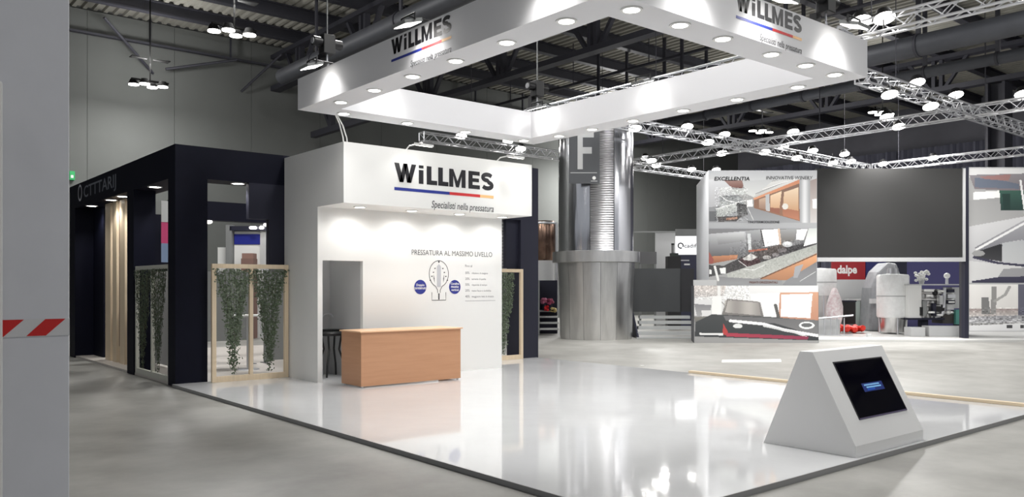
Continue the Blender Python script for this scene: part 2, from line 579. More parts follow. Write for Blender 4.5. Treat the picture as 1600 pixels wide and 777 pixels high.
# high-bay hall lamps
def hall_lamp(loc, label, power, up=1.0):
    x, y, z = loc
    t = empty('high_bay_lamp', loc, label, 'lamp', 'high bay lamps of the hall')
    MB().cyl((x,y,z+.15),(x,y,11.55),0.022,n=6).build('rod', M_lampblack, t)
    MB().box(x-.6,x+.6,y-.04,y+.04,z+.1,z+.15).build('crossbar', M_lampblack, t)
    w = MB()
    for sx in (-1,1): w.prism([(x+sx*.1,y-.03),(x+sx*.62,y-.16),(x+sx*.62,y+.16),(x+sx*.1,y+.03)],'z',z+.85,z+.88)
    w.build('reflector', M_lampblack, t)
    for dx, dy in ((-.48,.16),(-.22,-.16),(.38,-.1),(.12,.2)):
        h = MB().cyl((x+dx,y+dy,z-.02),(x+dx,y+dy,z+.14),0.18,0.11,n=20).build('lamp_head', M_lampblack, t, smooth=True)
        MB().cyl((x+dx,y+dy,z-.05),(x+dx,y+dy,z-.021),0.165,n=20).build('lens', M_lamp, h)
    l = bpy.data.lights.new('high_bay_light', 'AREA'); l.shape = 'DISK'; l.size = 1.6; l.energy = power; l.color = (1,.99,.97)
    o = bpy.data.objects.new('high_bay_light', l); COL.objects.link(o); o.parent = t; o.location = (0,0,-.12)
    l = bpy.data.lights.new('added_roof_fill', 'POINT'); l.energy = power*up; l.shadow_soft_size = .3; l.color = (1,.99,.97)  # added fill light above the lamp heads, brightens the dark roof
    o = bpy.data.objects.new('added_roof_fill', l); COL.objects.link(o); o.parent = t; o.location = (0,0,.75)
for loc, lab, k in (((8.3,29.1,8.5),'four-head pendant hall lamp hanging lowest before the grey back wall',1),
                 ((8.3,21.6,8.5),'four-head pendant hall lamp high at the top left near the roof',1),
                 ((8.3,14.1,9.3),'pendant hall lamp above the reception wall',1),
                 ((8.3,6.6,9.3),'pendant hall lamp above the canopy',1),
                 ((18.3,13.6,9.3),'pendant hall lamp above the aisle behind the canopy',1),
                 ((18.3,5.6,9.3),'pendant hall lamp above the aisle right of the canopy',1),
                 ((31.4,20.6,8.5),'small distant pendant hall lamp left above the truss rig',1.3),
                 ((31.7,15.4,8.5),'small distant pendant hall lamp right above the truss rig',1.3),
                 ((31.0,29.1,8.5),'added unseen lamp behind the metal column, lighting the back wall',3.6),  # added lamp, hidden by the column, to brighten the wall there
                 ((31.5,5.5,8.5),'pendant hall lamp beyond the right picture wall',1),
                 ((-3.4,14.1,8.5),'pendant hall lamp over the left aisle',.12),
                 ((-3.4,3.0,8.5),'pendant hall lamp over the left front aisle',.2),
                 ((8.3,-2,8.5),'pendant hall lamp over the front aisle',.8),
                 ((18,-2,8.5),'pendant hall lamp over the right front aisle',.8)):
    hall_lamp(loc, lab, P_HALL*k, 1.2 if loc[0] < 10 else .6)

# ------------------------------------------------------------------ platform
PX0, PX1, PY0, PY1, PZ = 4.40, 12.55, 3.87, 14.2, 0.05
t = empty('stand_platform', (8.4,9,0), 'glossy white raised floor of the exhibition stand', 'platform')
MB().box(PX0+.012,PX1,PY0+.012,PY1,0,PZ).build('deck', M_gloss, t)
MB().box(PX0,PX0+.012,PY0,PY1,0,PZ).build('edge_trim', M_trim, t)
MB().box(PX0+.012,PX1,PY0,PY0+.012,0,PZ).build('edge_trim', M_trim, t)
b = MB().box(12.5,12.6,3.9,9.8,PZ,PZ+.045).build('wooden_batten', mat('raw_batten', (222,204,176), 0.7), bevel=.004)
tag(b, 'long pale wooden batten along the far edge of the white floor', 'batten')
p = MB().add([(15.2,11.0,.0),(16.3,10.2,.0),(16.9,10.6,.0),(15.7,11.35,.0),(15.2,11.0,.006),(16.3,10.2,.006),(16.9,10.6,.006),(15.7,11.35,.006)],
    [(3,2,1,0),(4,5,6,7),(0,1,5,4),(1,2,6,5),(2,3,7,6),(3,0,4,7)]).build('paper_sheet', M_white)
tag(p, 'flat white sheet lying on the concrete behind the white floor', 'sheet')
for xx, yy, lab in ((13.2,11.6,'small white paper scrap on concrete near the navy post'),(2.8,6.0,'small white scrap on the concrete in front of the pillar'),(3.1,5.0,'tiny white speck of litter on the front concrete')):
    p = MB().prism([(xx,yy),(xx+.09,yy-.02),(xx+.12,yy+.03),(xx+.04,yy+.06)],'z',.0,.008).build('paper_scrap', M_white)
    tag(p, lab, 'litter')

# ------------------------------------------------------------------ reception wall with fascia
RX0, RX1, RY, FY = 6.38, 10.42, 12.85, 11.93
t = empty('reception_wall', (8.4,12.9,PZ), 'white reception wall with projecting logo fascia and doorway', 'stand wall')
MB().box(RX0,RX0+.09,RY,14.18,PZ,4.04).build('side_panel', M_white, t)
MB().box(RX0+.09,7.25,RY,RY+.09,2.14,3.05).build('door_header', M_white, t)
MB().box(7.25,RX1,RY,RY+.09,PZ,3.05).build('front_panel', M_white, t)
MB().box(RX1-.09,RX1,RY+.09,14.18,PZ,4.04).build('side_panel', M_white, t)
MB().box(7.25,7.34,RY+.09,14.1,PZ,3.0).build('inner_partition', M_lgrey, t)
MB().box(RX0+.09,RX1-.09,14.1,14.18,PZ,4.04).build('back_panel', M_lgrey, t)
fa = MB().box(RX0,RX1,FY,FY+.03,3.05,4.04).build('fascia_front', M_white, t)
MB().box(RX0,RX0+.03,FY+.03,RY,3.05,4.04).build('fascia_side', M_white, t)
MB().box(RX1-.03,RX1,FY+.03,RY,3.05,4.04).build('fascia_side', M_white, t)
so = MB().box(RX0+.03,RX1-.03,FY+.03,RY+.09,3.05,3.08).build('fascia_soffit', M_white, t)
put_logo(t, (7.33,FY,3.47), (1,0,0), (0,0,1), 2.14)
def downlight(parent, x, y, z, power, r=.085, dim=False, angle=130):
    d = MB().lathe((x,y,z-.012), [(r,.0),(r+.03,.0),(r+.03,.012),(r,.012),(r,.0)], 20).build('downlight', M_white, parent, smooth=True)
    MB().cyl((x,y,z-.010),(x,y,z-.002),r,n=20).build('lens', M_lamp_dim if dim else M_lamp, d)
    spot('downlight_beam', (x,y,z-.03), (0,0,-1), power, angle, .7, r*.8, d)
for xx in (6.95,8.0,9.05,10.08):
    downlight(t, xx, 12.42, 3.05, P_FASCIA, angle=168)
# graphics on the wall
G = MB(); put_text(G, 'PRESSATURA AL MASSIMO LIVELLO', (8.27,RY,2.28), (1,0,0), (0,0,1), width=1.9, height=.095, bold=0.0)
o = G.build('wall_title', M_greyink, t); tag(o, 'grey title PRESSATURA AL MASSIMO LIVELLO')
def ringpts(cx, cz, rx, rz, a0, a1, n): return [(cx+rx*math.cos(math.radians(a0+(a1-a0)*i/n)), cz+rz*math.sin(math.radians(a0+(a1-a0)*i/n))) for i in range(n+1)]
def flat(strokes, name, mm, y=RY-.003, parent=t):
    m = MB()
    for pts, w in strokes:
        vs, fs = stroke(pts, w); m.add([(v[0], y, v[1]) for v in vs], fs)
    return m.build(name, mm, parent)
cx, cz = 8.88, 1.93
flat([(ringpts(cx,cz,.22,.25,-72,252,40),.012), ([(cx-.07,cz-.24),(cx-.03,cz-.31),(cx-.03,cz-.36)],.012), ([(cx+.07,cz-.24),(cx+.03,cz-.31),(cx+.03,cz-.36)],.012),
      ([(cx-.16,1.58),(cx-.16,1.43),(cx+.16,1.43),(cx+.16,1.58)],.012),
      ([(cx,2.14),(cx,2.18)],.03), ([(cx,1.44),(cx,1.56)],.03)], 'press_outline', M_greyink)
bar = MB(); pts = [(cx-.045,1.68),(cx+.045,1.68),(cx+.045,2.07),(cx,2.12),(cx-.045,2.07)]
bar.add([(a,RY-.004,b) for a,b in pts], [(0,1,2,3,4)]); o = bar.build('press_core', M_lightink, t)
flat([([(cx+s*(.09+.035*k)-.015,cz+.10-.075*k),(cx+s*(.09+.035*k)+.015,cz+.105-.075*k)],.018) for s in (-1,1) for k in range(4)] +
     [([(cx+s*.12,cz-.02-.03*k),(cx+s*.10,cz-.10-.03*k)],.006) for s in (-1,1) for k in range(3)], 'press_arrow', M_ink)
for bx, lines in ((8.46,('Doppio','contenuto')),(9.25,('Canalina','mosto','vertical'))):
    m = MB(); n = 36
    m.add([(bx+.135*math.cos(2*math.pi*i/n), RY-.004, 1.68+.135*math.sin(2*math.pi*i/n)) for i in range(n)], [tuple(range(n))])
    d = m.build('blue_disc', M_disc, t); tag(d, 'round blue badge with white words')
    m = MB()
    for k, s in enumerate(lines):
        put_text(m, s, (bx,RY,1.68+.025*len(lines)-.06*k-.03), (1,0,0), (0,0,1), height=.042, bold=.02, align='C', lift=.007)
    m.build('badge_words', M_white, d)
m = MB()
put_text(m, 'Fino al', (9.5,RY,2.07), (1,0,0), (0,0,1), height=.045)
for k, s in enumerate(('30%','20%','30%','20%','40%')):
    put_text(m, s, (9.5,RY,1.935-.115*k), (1,0,0), (0,0,1), height=.045)
for k, (s, w) in enumerate((('riduzione di ossigeno',.40),('aumento di qualita',.35),('risparmio di tempo',.38),('meno fecce e torbidita',.48),('maggiore resa in mosto',.55))):
    put_text(m, s, (9.66,RY,1.935-.115*k), (1,0,0), (0,0,1), height=.035, width=w)
m.add([(9.5,RY-.003,1.405),(10.25,RY-.003,1.405),(10.25,RY-.003,1.411),(9.5,RY-.003,1.411)],[(0,1,2,3)])
o = m.build('figures_list', mat('faint_grey_vinyl', (140,140,144), .5), t); tag(o, 'small grey list of percentages')
# arm spots over the fascia
def arm_spot(x, label):
    s = empty('arm_spotlight', (x,FY,4.04), label, 'spotlight', 'arm spotlights over the reception fascia')
    MB().tube([(x,FY+.1,4.04),(x,FY-.02,4.10),(x,FY-.42,4.10)],.012,6).build('arm', M_white, s)
    MB().prism([(FY-.36,4.06),(FY-.56,4.02),(FY-.57,4.06),(FY-.37,4.10)],'x',x-.13,x+.13).build('housing', M_white, s)
    MB().prism([(FY-.37,4.055),(FY-.55,4.015),(FY-.55,4.018),(FY-.37,4.058)],'x',x-.11,x+.11).build('lens', M_lamp_dim, s)
    spot('arm_spot_beam', (x,FY-.44,3.99), (0,.62,-.78), P_FLOOD*.25, 110, .8, .06, s)
arm_spot(7.62,'white arm spotlight over the left end of the fascia logo')
arm_spot(9.62,'white arm spotlight over the right end of the fascia logo')

# desk
t = empty('reception_desk', (7.55,11.98,PZ), 'low beech wood reception counter in front of the white wall', 'desk')
DX0, DX1, DY0, DY1 = 6.57, 8.55, 11.70, 12.36
MB().box(DX0,DX1,DY0,DY0+.022,PZ+.025,.945).build('front_panel', M_beech, t)
MB().box(DX0,DX0+.022,DY0+.022,DY1,PZ+.025,.945).build('side_panel', M_beech, t)
MB().box(DX1-.022,DX1,DY0+.022,DY1,PZ+.025,.945).build('side_panel', M_beech, t)
MB().box(DX0-.03,DX1+.03,DY0-.03,DY1+.02,.945,.968).build('counter_top', M_beechtop, t, bevel=.003)
MB().box(DX0+.03,DX1-.03,DY0+.3,DY1-.02,.5,.52).build('shelf', M_beech, t)
for xx, yy in ((DX0+.04,DY0+.04),(DX1-.04,DY0+.04),(DX0+.04,DY1-.04),(DX1-.04,DY1-.04)):
    MB().cyl((xx,yy,PZ),(xx,yy,PZ+.025),.022,n=10).build('foot', M_alu, t)
# chair and crate inside the doorway
t = empty('bar_stool', (7.0,13.55,PZ), 'black stool with bent metal legs seen through the doorway', 'stool')
MB().lathe((7.0,13.55,.80),[(.0,.07),(.19,.07),(.22,.04),(.22,.0),(.0,.0)],24).build('seat', M_black, t, smooth=True)
MB().tube([(7.0+.25*math.cos(a),13.55+.25*math.sin(a),.885) for a in [i*math.pi/9-.3 for i in range(12)]],.022,8).build('arm_rail', M_black, t, smooth=True)
for sx, sy in ((-1,-1),(1,-1),(-1,1),(1,1)):
    MB().tube([(7.0+sx*.13,13.55+sy*.13,.80),(7.0+sx*.10,13.55+sy*.10,.55),(7.0+sx*.17,13.55+sy*.17,.28),(7.0+sx*.19,13.55+sy*.19,PZ+.01)],.018,8).build('leg', M_black, t, smooth=True)
t = empty('water_tap', (7.0,13.95,.9), 'thin curved chrome tap behind the stool in the doorway', 'tap')
MB().tube([(7.02,13.95,.9),(7.02,13.95,1.12),(7.05,13.93,1.17),(7.12,13.9,1.19),(7.18,13.88,1.17),(7.2,13.87,1.12)],.012,8).build('spout', M_alu, t, smooth=True)
MB().cyl((7.02,13.95,PZ),(7.02,13.95,.9),.03,n=12).build('column', M_alu, t, smooth=True)
t = empty('cardboard_carton', (6.62,13.5,PZ), 'small dark grey carton on the floor under the stool', 'box')
MB().box(6.5,6.74,13.4,13.7,PZ,.33).build('body', M_grey, t)
MB().box(6.5,6.74,13.54,13.56,.33,.334).build('tape_strip', M_char, t)

# ------------------------------------------------------------------ hanging canopy
CX0, CX1, CY0, CY1, CZ0, CZ1, CW = 5.71, 10.69, 5.40, 12.19, 4.50, 4.99, 0.50
t = empty('hanging_canopy', (8.2,8.8,CZ0), 'white square ring canopy hung over the stand with logo faces', 'canopy')
can = t
for nm, bx in (('outer_panel',(CX0,CX0+.02,CY0,CY1)),('outer_panel',(CX1-.02,CX1,CY0,CY1)),('outer_panel',(CX0+.02,CX1-.02,CY0,CY0+.02)),('outer_panel',(CX0+.02,CX1-.02,CY1-.02,CY1)),
               ('inner_panel',(CX0+CW-.02,CX0+CW,CY0+CW-.02,CY1-CW+.02)),('inner_panel',(CX1-CW,CX1-CW+.02,CY0+CW-.02,CY1-CW+.02)),
               ('inner_panel',(CX0+CW,CX1-CW,CY0+CW-.02,CY0+CW)),('inner_panel',(CX0+CW,CX1-CW,CY1-CW,CY1-CW+.02))):
    MB().box(*bx, CZ0+.015, CZ1).build(nm, M_whitefab, t)
for bx in ((CX0,CX0+CW,CY0,CY1),(CX1-CW,CX1,CY0,CY1),(CX0+CW,CX1-CW,CY0,CY0+CW),(CX0+CW,CX1-CW,CY1-CW,CY1)):
    MB().box(*bx, CZ0, CZ0+.015).build('soffit_panel', M_whitefab, t)
for y in (11.25,10.25,9.25,8.27,7.27,6.28): downlight(t, 5.97, y, CZ0, P_DOWN)
for x in (6.23,7.0,7.76,8.73,9.5,10.21): downlight(t, x, 5.6, CZ0, P_DOWN)
for y in (6.28,7.28,8.29,9.35,10.32,11.18): downlight(t, 10.44, y, CZ0, P_DOWN)
for x in (6.40,7.61,8.85,10.24): downlight(t, x, 11.96, CZ0, P_DOWN)
put_logo(t, (CX0,9.36,4.755), (0,-1,0), (0,0,1), 1.36, tagw=.66)
put_logo(t, (7.72,CY0,4.765), (1,0,0), (0,0,1), 1.34, tagw=.66)
# truss frame lying in the ring
def truss(name, p0, p1, label, h=.29, w=.29, rc=.024, rb=.010, pitch=.30, single=False, mt=None, group=None):
    """box truss between p0 and p1 (centre line)"""
    mt = mt or M_alu
    a = Vector(p0); b = Vector(p1); d = (b-a); L = d.length; d.normalize()
    s = d.cross(Vector((0,0,1))); u = Vector((0,0,1))
    t = empty(name, a, label, 'truss', group)
    c = [(s*(w/2)*i + u*(h/2)*j) for i, j in ((-1,-1),(1,-1),(1,1),(-1,1))]
    for o in c:
        MB().cyl(a+o, b+o, rc, n=8).build('chord', mt, t, smooth=True)
    k = max(2, int(L/pitch)); st = L/k
    lac = MB()
    for fi in range(4):
        o1, o2 = c[fi], c[(fi+1) % 4]
        for i in range(k):
            q0, q1 = (o1, o2) if i % 2 == 0 else (o2, o1)
            e0 = a + d*(i*st) + q0; e1 = a + d*((i+1)*st) + q1
            if single:
                MB().cyl(e0, e1, rb, n=5).build('brace', mt, t)
            else:
                lac.cyl(e0, e1, rb, n=4, caps=False)
    if not single:
        o = lac.build('lacing', mt, t); o['kind'] = 'stuff'
    for e in (a, b):
        m = MB()
        for i in range(4): m.cyl(e+c[i], e+c[(i+1) % 4], rc*.8, n=6)
        m.build('end_frame', mt, t)
    if group:
        for f in (.12,.5,.88):
            e = a + d*(L*f)
            MB().cyl(e+Vector((0,0,h/2)), (e.x,e.y,11.55), .012, n=5).build('hanger_cable', M_steel, t)
    return t
truss('canopy_truss', (5.96,CY0+.15,4.86), (5.96,CY1-.15,4.86), 'slim truss inside the left beam of the white canopy', .24,.24,.02,.008,.24)
truss('canopy_truss', (10.44,CY0+.15,4.97), (10.44,CY1-.15,4.97), 'slim truss showing above the right back beam of the white canopy', .24,.24,.02,.008,.24)

def flood(loc, toward, label, power=None, group='flood lights along the canopy'):
    """flood on an arm; 'toward' is the horizontal direction to the lit face"""
    x, y, z = loc
    tw = Vector((toward[0], toward[1], 0)).normalized(); sd = Vector((-tw.y, tw.x, 0))
    fr = Matrix(((tw.x,sd.x,0,x),(tw.y,sd.y,0,y),(0,0,1,z),(0,0,0,1)))
    t = empty('flood_light', loc, label, 'flood light', group)
    MB(fr).prism([(-.13,-.05),(.12,.03),(.11,.07),(-.14,-.01)],'y',-.14,.14).build('housing', M_grey, t)
    MB(fr).prism([(-.12,-.057),(.11,.017),(.11,.022),(-.12,-.052)],'y',-.125,.125).build('lens', M_lamp, t)
    MB(fr).tube([(.0,-.15,.02),(.0,-.15,.1),(.0,.15,.1),(.0,.15,.02)],.012,6).build('yoke', M_black, t)
    MB(fr).tube([(.0,0,.1),(.34,0,.1)],.012,6).build('arm', M_black, t)
    spot('flood_beam', fr @ Vector((-.01,0,-.07)), fr.to_3x3() @ Vector((.55,0,-.83)), P_FLOOD if power is None else power, 118, .55, .09, t)
    return t
flood((5.42,11.1,4.92),(1,0),'flood light at the left corner of the white canopy')
flood((5.42,8.5,4.90),(1,0),'flood light over the left canopy logo')
flood((8.16,5.1,4.90),(0,1),'flood light over the right canopy logo')
flood((9.75,5.1,4.93),(0,1),'flood light near the right corner of the white canopy')
flood((9.95,11.25,4.97),(1,0),'flood light inside the back corner of the canopy ring', P_FLOOD*.35)
flood((9.95,8.7,4.95),(1,0),'flood light inside the ring above the right back beam', P_FLOOD*.35)
flood((5.42,6.2,4.90),(1,0),'flood light near the front corner on the left canopy face')
flood((6.9,5.1,4.90),(0,1),'flood light near the front corner on the right canopy face')
flood((7.0,11.45,4.97),(0,1),'flood light inside the ring above the left back beam', P_FLOOD*.35)

def hoist(x, y, label, z=5.2):
    t = empty('chain_hoist', (x,y,z), label, 'hoist', 'chain hoists carrying the canopy')
    MB().box(x-.1,x+.1,y-.09,y+.09,z+.12,z+.42).build('body', M_black, t, bevel=.01)
    MB().cyl((x-.24,y,z+.3),(x+.24,y,z+.3),.075,n=16).build('motor', M_black, t, smooth=True)
    MB().cyl((x-.255,y,z+.3),(x-.24,y,z+.3),.05,n=12).build('motor_cap', M_alu, t)
    MB().cyl((x,y,z+.42),(x,y,11.55),.012,n=6).build('chain', M_grey, t)
    MB().tube([(x,y,z+.12),(x,y,z+.02),(x+.03,y,z-.02),(x,y,z-.05)],.014,6).build('hook', M_alu, t)
    MB().box(x-.06,x+.06,y+.1,y+.2,z-.12,z+.15).build('chain_bag', M_black, t)
hoist(5.97,11.7,'black chain hoist above the left corner of the canopy')
hoist(10.4,11.75,'black chain hoist above the back corner of the canopy')
hoist(10.16,5.7,'black chain hoist above the right corner of the canopy')
hoist(6.2,5.8,'black chain hoist above the front corner of the canopy')
# supply cable from canopy to the fascia
c = MB().tube([(6.35,12.15,4.5),(6.5,12.3,4.4),(6.62,12.4,4.2),(6.66,12.45,4.06)],.012,6).tube([(6.38,12.15,4.5),(6.56,12.3,4.38),(6.70,12.42,4.2),(6.74,12.47,4.06)],.012,6).build('power_cable', M_white, smooth=True)
tag(c, 'pair of white cables dropping from the canopy to the fascia', 'cable')

# ------------------------------------------------------------------ video kiosk
t = empty('video_kiosk', (8.28,4.4,PZ), 'white wedge shaped kiosk with a slanted dark screen', 'kiosk')
KX0, KX1 = 7.55, 9.0
MB().prism([(4.94,PZ),(4.52,1.04),(4.38,1.04),(3.93,.16),(3.93,PZ)],'x',KX0,KX1).build('body', mat('kiosk_white', (226,226,226), .45), t, bevel=.004)
sl = Vector((0,3.93-4.38,.16-1.04)); L = sl.length; sl.normalize(); nk = Vector((0,-.88,.45)).normalized()
nk = Vector((0, sl.z, -sl.y)); nk = nk if nk.y < 0 else -nk
def K(x, s, o): return Vector((x,4.38,1.04)) + sl*s + nk*o
def kbox(x0, x1, s0, s1, o0, o1):
    return MB().add([K(x0,s1,o0),K(x1,s1,o0),K(x1,s0,o0),K(x0,s0,o0),K(x0,s1,o1),K(x1,s1,o1),K(x1,s0,o1),K(x0,s0,o1)],
        [(0,3,2,1),(4,5,6,7),(0,1,5,4),(1,2,6,5),(2,3,7,6),(3,0,4,7)])
kbox(7.83,8.86,.13,.75,-.005,.004).build('screen_bezel', M_black, t)
scr = kbox(7.85,8.84,.145,.735,-.004,.006).build('screen', M_glass, t)
kbox(7.84,8.85,.737,.752,.0,.008).build('bezel_strip', mat('violet_trim', (92,84,110), .3), t)
for i, (x0, x1, s0, s1, c) in enumerate(((8.17,8.60,.395,.487,(12,36,100)),(8.21,8.53,.408,.425,(110,160,205)),(8.24,8.55,.435,.450,(120,175,220)),(8.24,8.40,.455,.475,(16,70,160)))):
    m = MB(); m.add([K(x0,s1,.0075+.0006*i),K(x1,s1,.0075+.0006*i),K(x1,s0,.0075+.0006*i),K(x0,s0,.0075+.0006*i)],[(0,1,2,3)])
    m.build('screen_message', mat('screen_blue_%d' % i, c, .4, emit=.35), scr)

# ------------------------------------------------------------------ navy booth
NX0, NX1, NY0, NY1, NZ = 4.45, 12.60, 14.2, 22.1, 4.09
t = empty('navy_booth', (8.5,18,0), 'dark navy exhibition booth with timber slats behind the white stand', 'booth')
MB().box(NX0,NX0+.55,NY0+.55,NY1,3.54,NZ).build('side_beam', M_navy, t)
MB().box(NX0,6.5,NY0,NY0+.55,3.54,NZ).build('front_beam', M_navy, t)
MB().box(6.5,10.5,NY0,NY0+.55,3.54,4.0).build('front_beam', M_navy, t)
MB().box(10.5,NX1,NY0,NY0+.55,3.2,4.42).build('front_beam', M_char, t)
MB().box(NX0,NX0+.54,NY0,NY0+.38,0,3.54).build('post', M_navy, t)
MB().box(6.09,6.5,NY0,NY0+.12,2.06,2.9).build('front_panel', M_char, t)
MB().box(5.72,6.5,NY0,NY0+.12,2.9,3.54).build('front_panel', M_char, t)
MB().box(NX0,NX0+.4,16.65,17.1,0,3.54).build('post', M_navy, t)
MB().box(NX0+.4,NX0+.5,20.6,21.55,0,3.54).build('recessed_panel', M_navy, t)
MB().box(NX0,NX0+.5,21.55,22.1,0,3.54).build('post', M_navy, t)
MB().box(NX0+.5,7.2,22.0,22.1,0,3.54).build('back_panel', M_navy, t)
MB().box(12.07,NX1,NY0,NY0+.5,0,3.2).build('post', M_char, t)
MB().box(11.72,12.07,NY0+.1,NY0+.2,2.1,3.2).build('front_panel', M_char, t)
MB().box(6.5,9.2,20.0,20.3,3.30,3.76).build('inner_beam', M_navy, t)
MB().box(NX0+.02,NX1,NY0+.01,NY1,0,.045).build('floor_deck', mat('booth_floor', (196,190,184), .4), t)
for yy0, yy1 in ((19.58,20.02),(19.08,19.40),(18.43,18.83)):
    MB().box(NX0+.30,NX0+.38,yy0,yy1,.045,3.54).build('timber_slat', M_pine, t)
for yy0 in (19.49,18.96):
    MB().box(NX0+.33,NX0+.35,yy0-.03,yy0+.03,.4,3.54).build('slat_backing', mat('red_brown_edge',(96,50,40),.6), t)
for xx, yy in ((4.62,15.9),(5.61,14.42),(4.60,20.6),(4.60,18.9),(4.60,18.0)):
    downlight(t, xx, yy, 3.54, P_BOOTH, r=.10, dim=False)
for xx, yy, zz in ((5.6,18.3,3.3),(7.1,20.15,3.3),(8.6,20.15,3.3)):
    MB().cyl((xx,yy,zz),(xx,yy,zz+.25),.03,n=8).build('lamp_stem', M_black, t)
    d = MB().ell((xx,yy,zz-.03),(.10,.10,.05)).build('lamp_bulb', M_lamp_dim, t)
# sign on the side beam
sg = MB()
vs, fs = stroke(ringpts(21.02,3.86,.17,.17,0,360,28), .05)
sg.add([(NX0-.004, v[0], v[1]) for v in vs], fs)
o = sg.build('sign_ring', mat('sign_white',(205,206,212),.5), t)
sg = MB(); put_text(sg, 'CTTTARIJ', (NX0,20.65,3.72), (0,-1,0), (0,0,1), width=2.75, height=.26, bold=.01)
o = sg.build('sign_lettering', mat('sign_grey',(120,124,134),.5), t); tag(o, 'pale grey sign lettering')

# planter frames with ivy
def ivy(name, label, frame_pts, n, parent_dir, spread_top, spread_bot, H, group):
    """frame_pts: (origin bottom centre, along, normal)"""
    org, al, nr = (Vector(v) for v in frame_pts)
    t = empty(name, org, label, 'ivy', group)
    m = MB(); st = MB()
    ns = 9
    for s in range(ns):
        f = (s/(ns-1)-.5)*2
        top = org + al*(f*spread_top) + Vector((0,0,H))
        zb = .06 + (abs(f)**1.3)*.62*H*random.uniform(.75,1.1)
        bot = org + al*(f*spread_bot) + Vector((0,0,zb))
        pts = []
        for k in range(7):
            p = top.lerp(bot, k/6) + al*random.uniform(-.02,.02) + nr*random.uniform(0,.02)
            pts.append(p)
        st.tube(pts, .004, 4)
        ln = (top-bot).length
        for k in range(int(n/ns*ln/H*2.3)):
            p = top.lerp(bot, random.random()) + al*random.gauss(0,.035) + nr*random.uniform(-.01,.05)
            sz = random.uniform(.015,.029)
            a = random.uniform(0, math.pi*2); tl = random.uniform(.5,1.2)
            ux = al*math.cos(a)*sz + Vector((0,0,-1))*math.sin(a)*sz*.6
            uy = Vector((0,0,-1))*sz*tl + nr*random.uniform(-.5,.5)*sz
            m.add([p-ux, p-uy*.6, p+ux, p+uy], [(0,1,2,3)])
    o = m.build('leaves', M_leaf, t); o['kind'] = 'stuff'
    o = st.build('stems', M_stem, t); o['kind'] = 'stuff'
    return t

def frame(label, x0, x1, y, h, mt, z0=PZ, th=.06, w=.075, mid=True, axis='x', cat='frame'):
    """timber frame in a plane; axis x: spans x0..x1 at y, axis y: spans y0..y1 at x=y"""
    def B(a0, a1, c0, c1):
        return MB().box(a0, a1, y, y+th, c0, c1) if axis == 'x' else MB().box(y, y+th, a0, a1, c0, c1)
    loc = ((x0+x1)/2, y, z0) if axis == 'x' else (y, (x0+x1)/2, z0)
    t = empty('planter_frame', loc, label, 'frame', 'timber ivy frames around the navy booth')
    B(x0, x0+w, z0, z0+h).build('stile', mt, t, bevel=.003)
    B(x1-w, x1, z0, z0+h).build('stile', mt, t, bevel=.003)
    B(x0+w, x1-w, z0+h-w, z0+h).build('top_rail', mt, t)
    B(x0+w, x1-w, z0, z0+w*1.3).build('bottom_rail', mt, t)
    if mid:
        c = (x0+x1)/2
        B(c-w*.42, c+w*.42, z0+w*1.3, z0+h-w).build('mullion', mt, t)
    return t
frame('pine ivy frame with two panes beside the white reception wall', 4.99, 6.37, 13.98, 2.03, M_pine)
ivy('hanging_ivy','ivy hanging in the left pane of the pine frame beside the reception wall',((5.36,13.98,PZ+.08),(1,0,0),(0,-1,0)),1500,None,.30,.10,1.86,'ivy in the frames')
ivy('hanging_ivy','ivy hanging in the right pane of the pine frame beside the reception wall',((6.0,13.98,PZ+.08),(1,0,0),(0,-1,0)),1500,None,.30,.12,1.86,'ivy in the frames')
frame('pale ivy frame on the aisle side of the navy booth', 14.6, 16.63, NX0+.02, 2.03, M_palewood, z0=.045, axis='y')
ivy('hanging_ivy','ivy in the near pane of the pale frame on the aisle side',((NX0+.02,15.15,.12),(0,1,0),(-1,0,0)),1700,None,.42,.28,1.88,'ivy in the frames')
ivy('hanging_ivy','ivy in the far pane of the pale frame on the aisle side',((NX0+.02,16.1,.12),(0,1,0),(-1,0,0)),1700,None,.42,.30,1.88,'ivy in the frames')
frame('pine ivy frame between the reception wall and the charcoal post', 10.6, 12.06, 14.1, 2.03, M_pine, mid=False)
ivy('hanging_ivy','ivy in the pine frame right of the reception wall',((11.45,14.1,PZ+.08),(1,0,0),(0,-1,0)),1900,None,.28,.2,1.86,'ivy in the frames')
# partitions and furniture inside the booth
def slab_thing(name, bx, mt, label, cat, extra=None):
    t = empty(name, ((bx[0]+bx[1])/2,(bx[2]+bx[3])/2,bx[4]), label, cat)
    MB().box(*bx).build('panel', mt, t)
    if extra: extra(t)
    return t
def feet(x0, x1, y, z):
    def f(t):
        for xx in (x0+.03, x1-.03):
            MB().box(xx-.02,xx+.02,y-.02,y+.06,.045,z).build('leg', M_grey, t)
            MB().box(xx-.04,xx+.04,y-.15,y+.2,.045,.06).build('foot', M_grey, t)
    return f
slab_thing('room_divider',(5.85,6.95,17.0,17.05,.55,2.0),M_grey,'grey divider screen behind the left ivy pane','divider',feet(5.85,6.95,17.0,.55))
slab_thing('room_divider',(7.15,8.35,16.9,16.95,.10,2.0),M_grey,'taller grey divider screen behind the right ivy pane','divider',feet(7.15,8.35,16.9,.10))
slab_thing('banner',(5.36,5.50,18.0,18.02,2.6,3.5),mat('banner_pink',(190,60,110),.6),'narrow pink and white hanging banner inside the navy booth','banner',
           lambda t: (MB().box(5.355,5.505,17.99,18.0,3.05,3.5).build('white_field', M_lgrey, t), MB().box(5.355,5.505,17.99,18.0,2.2,2.6).build('pale_field', mat('banner_blue',(120,140,170),.6), t)))
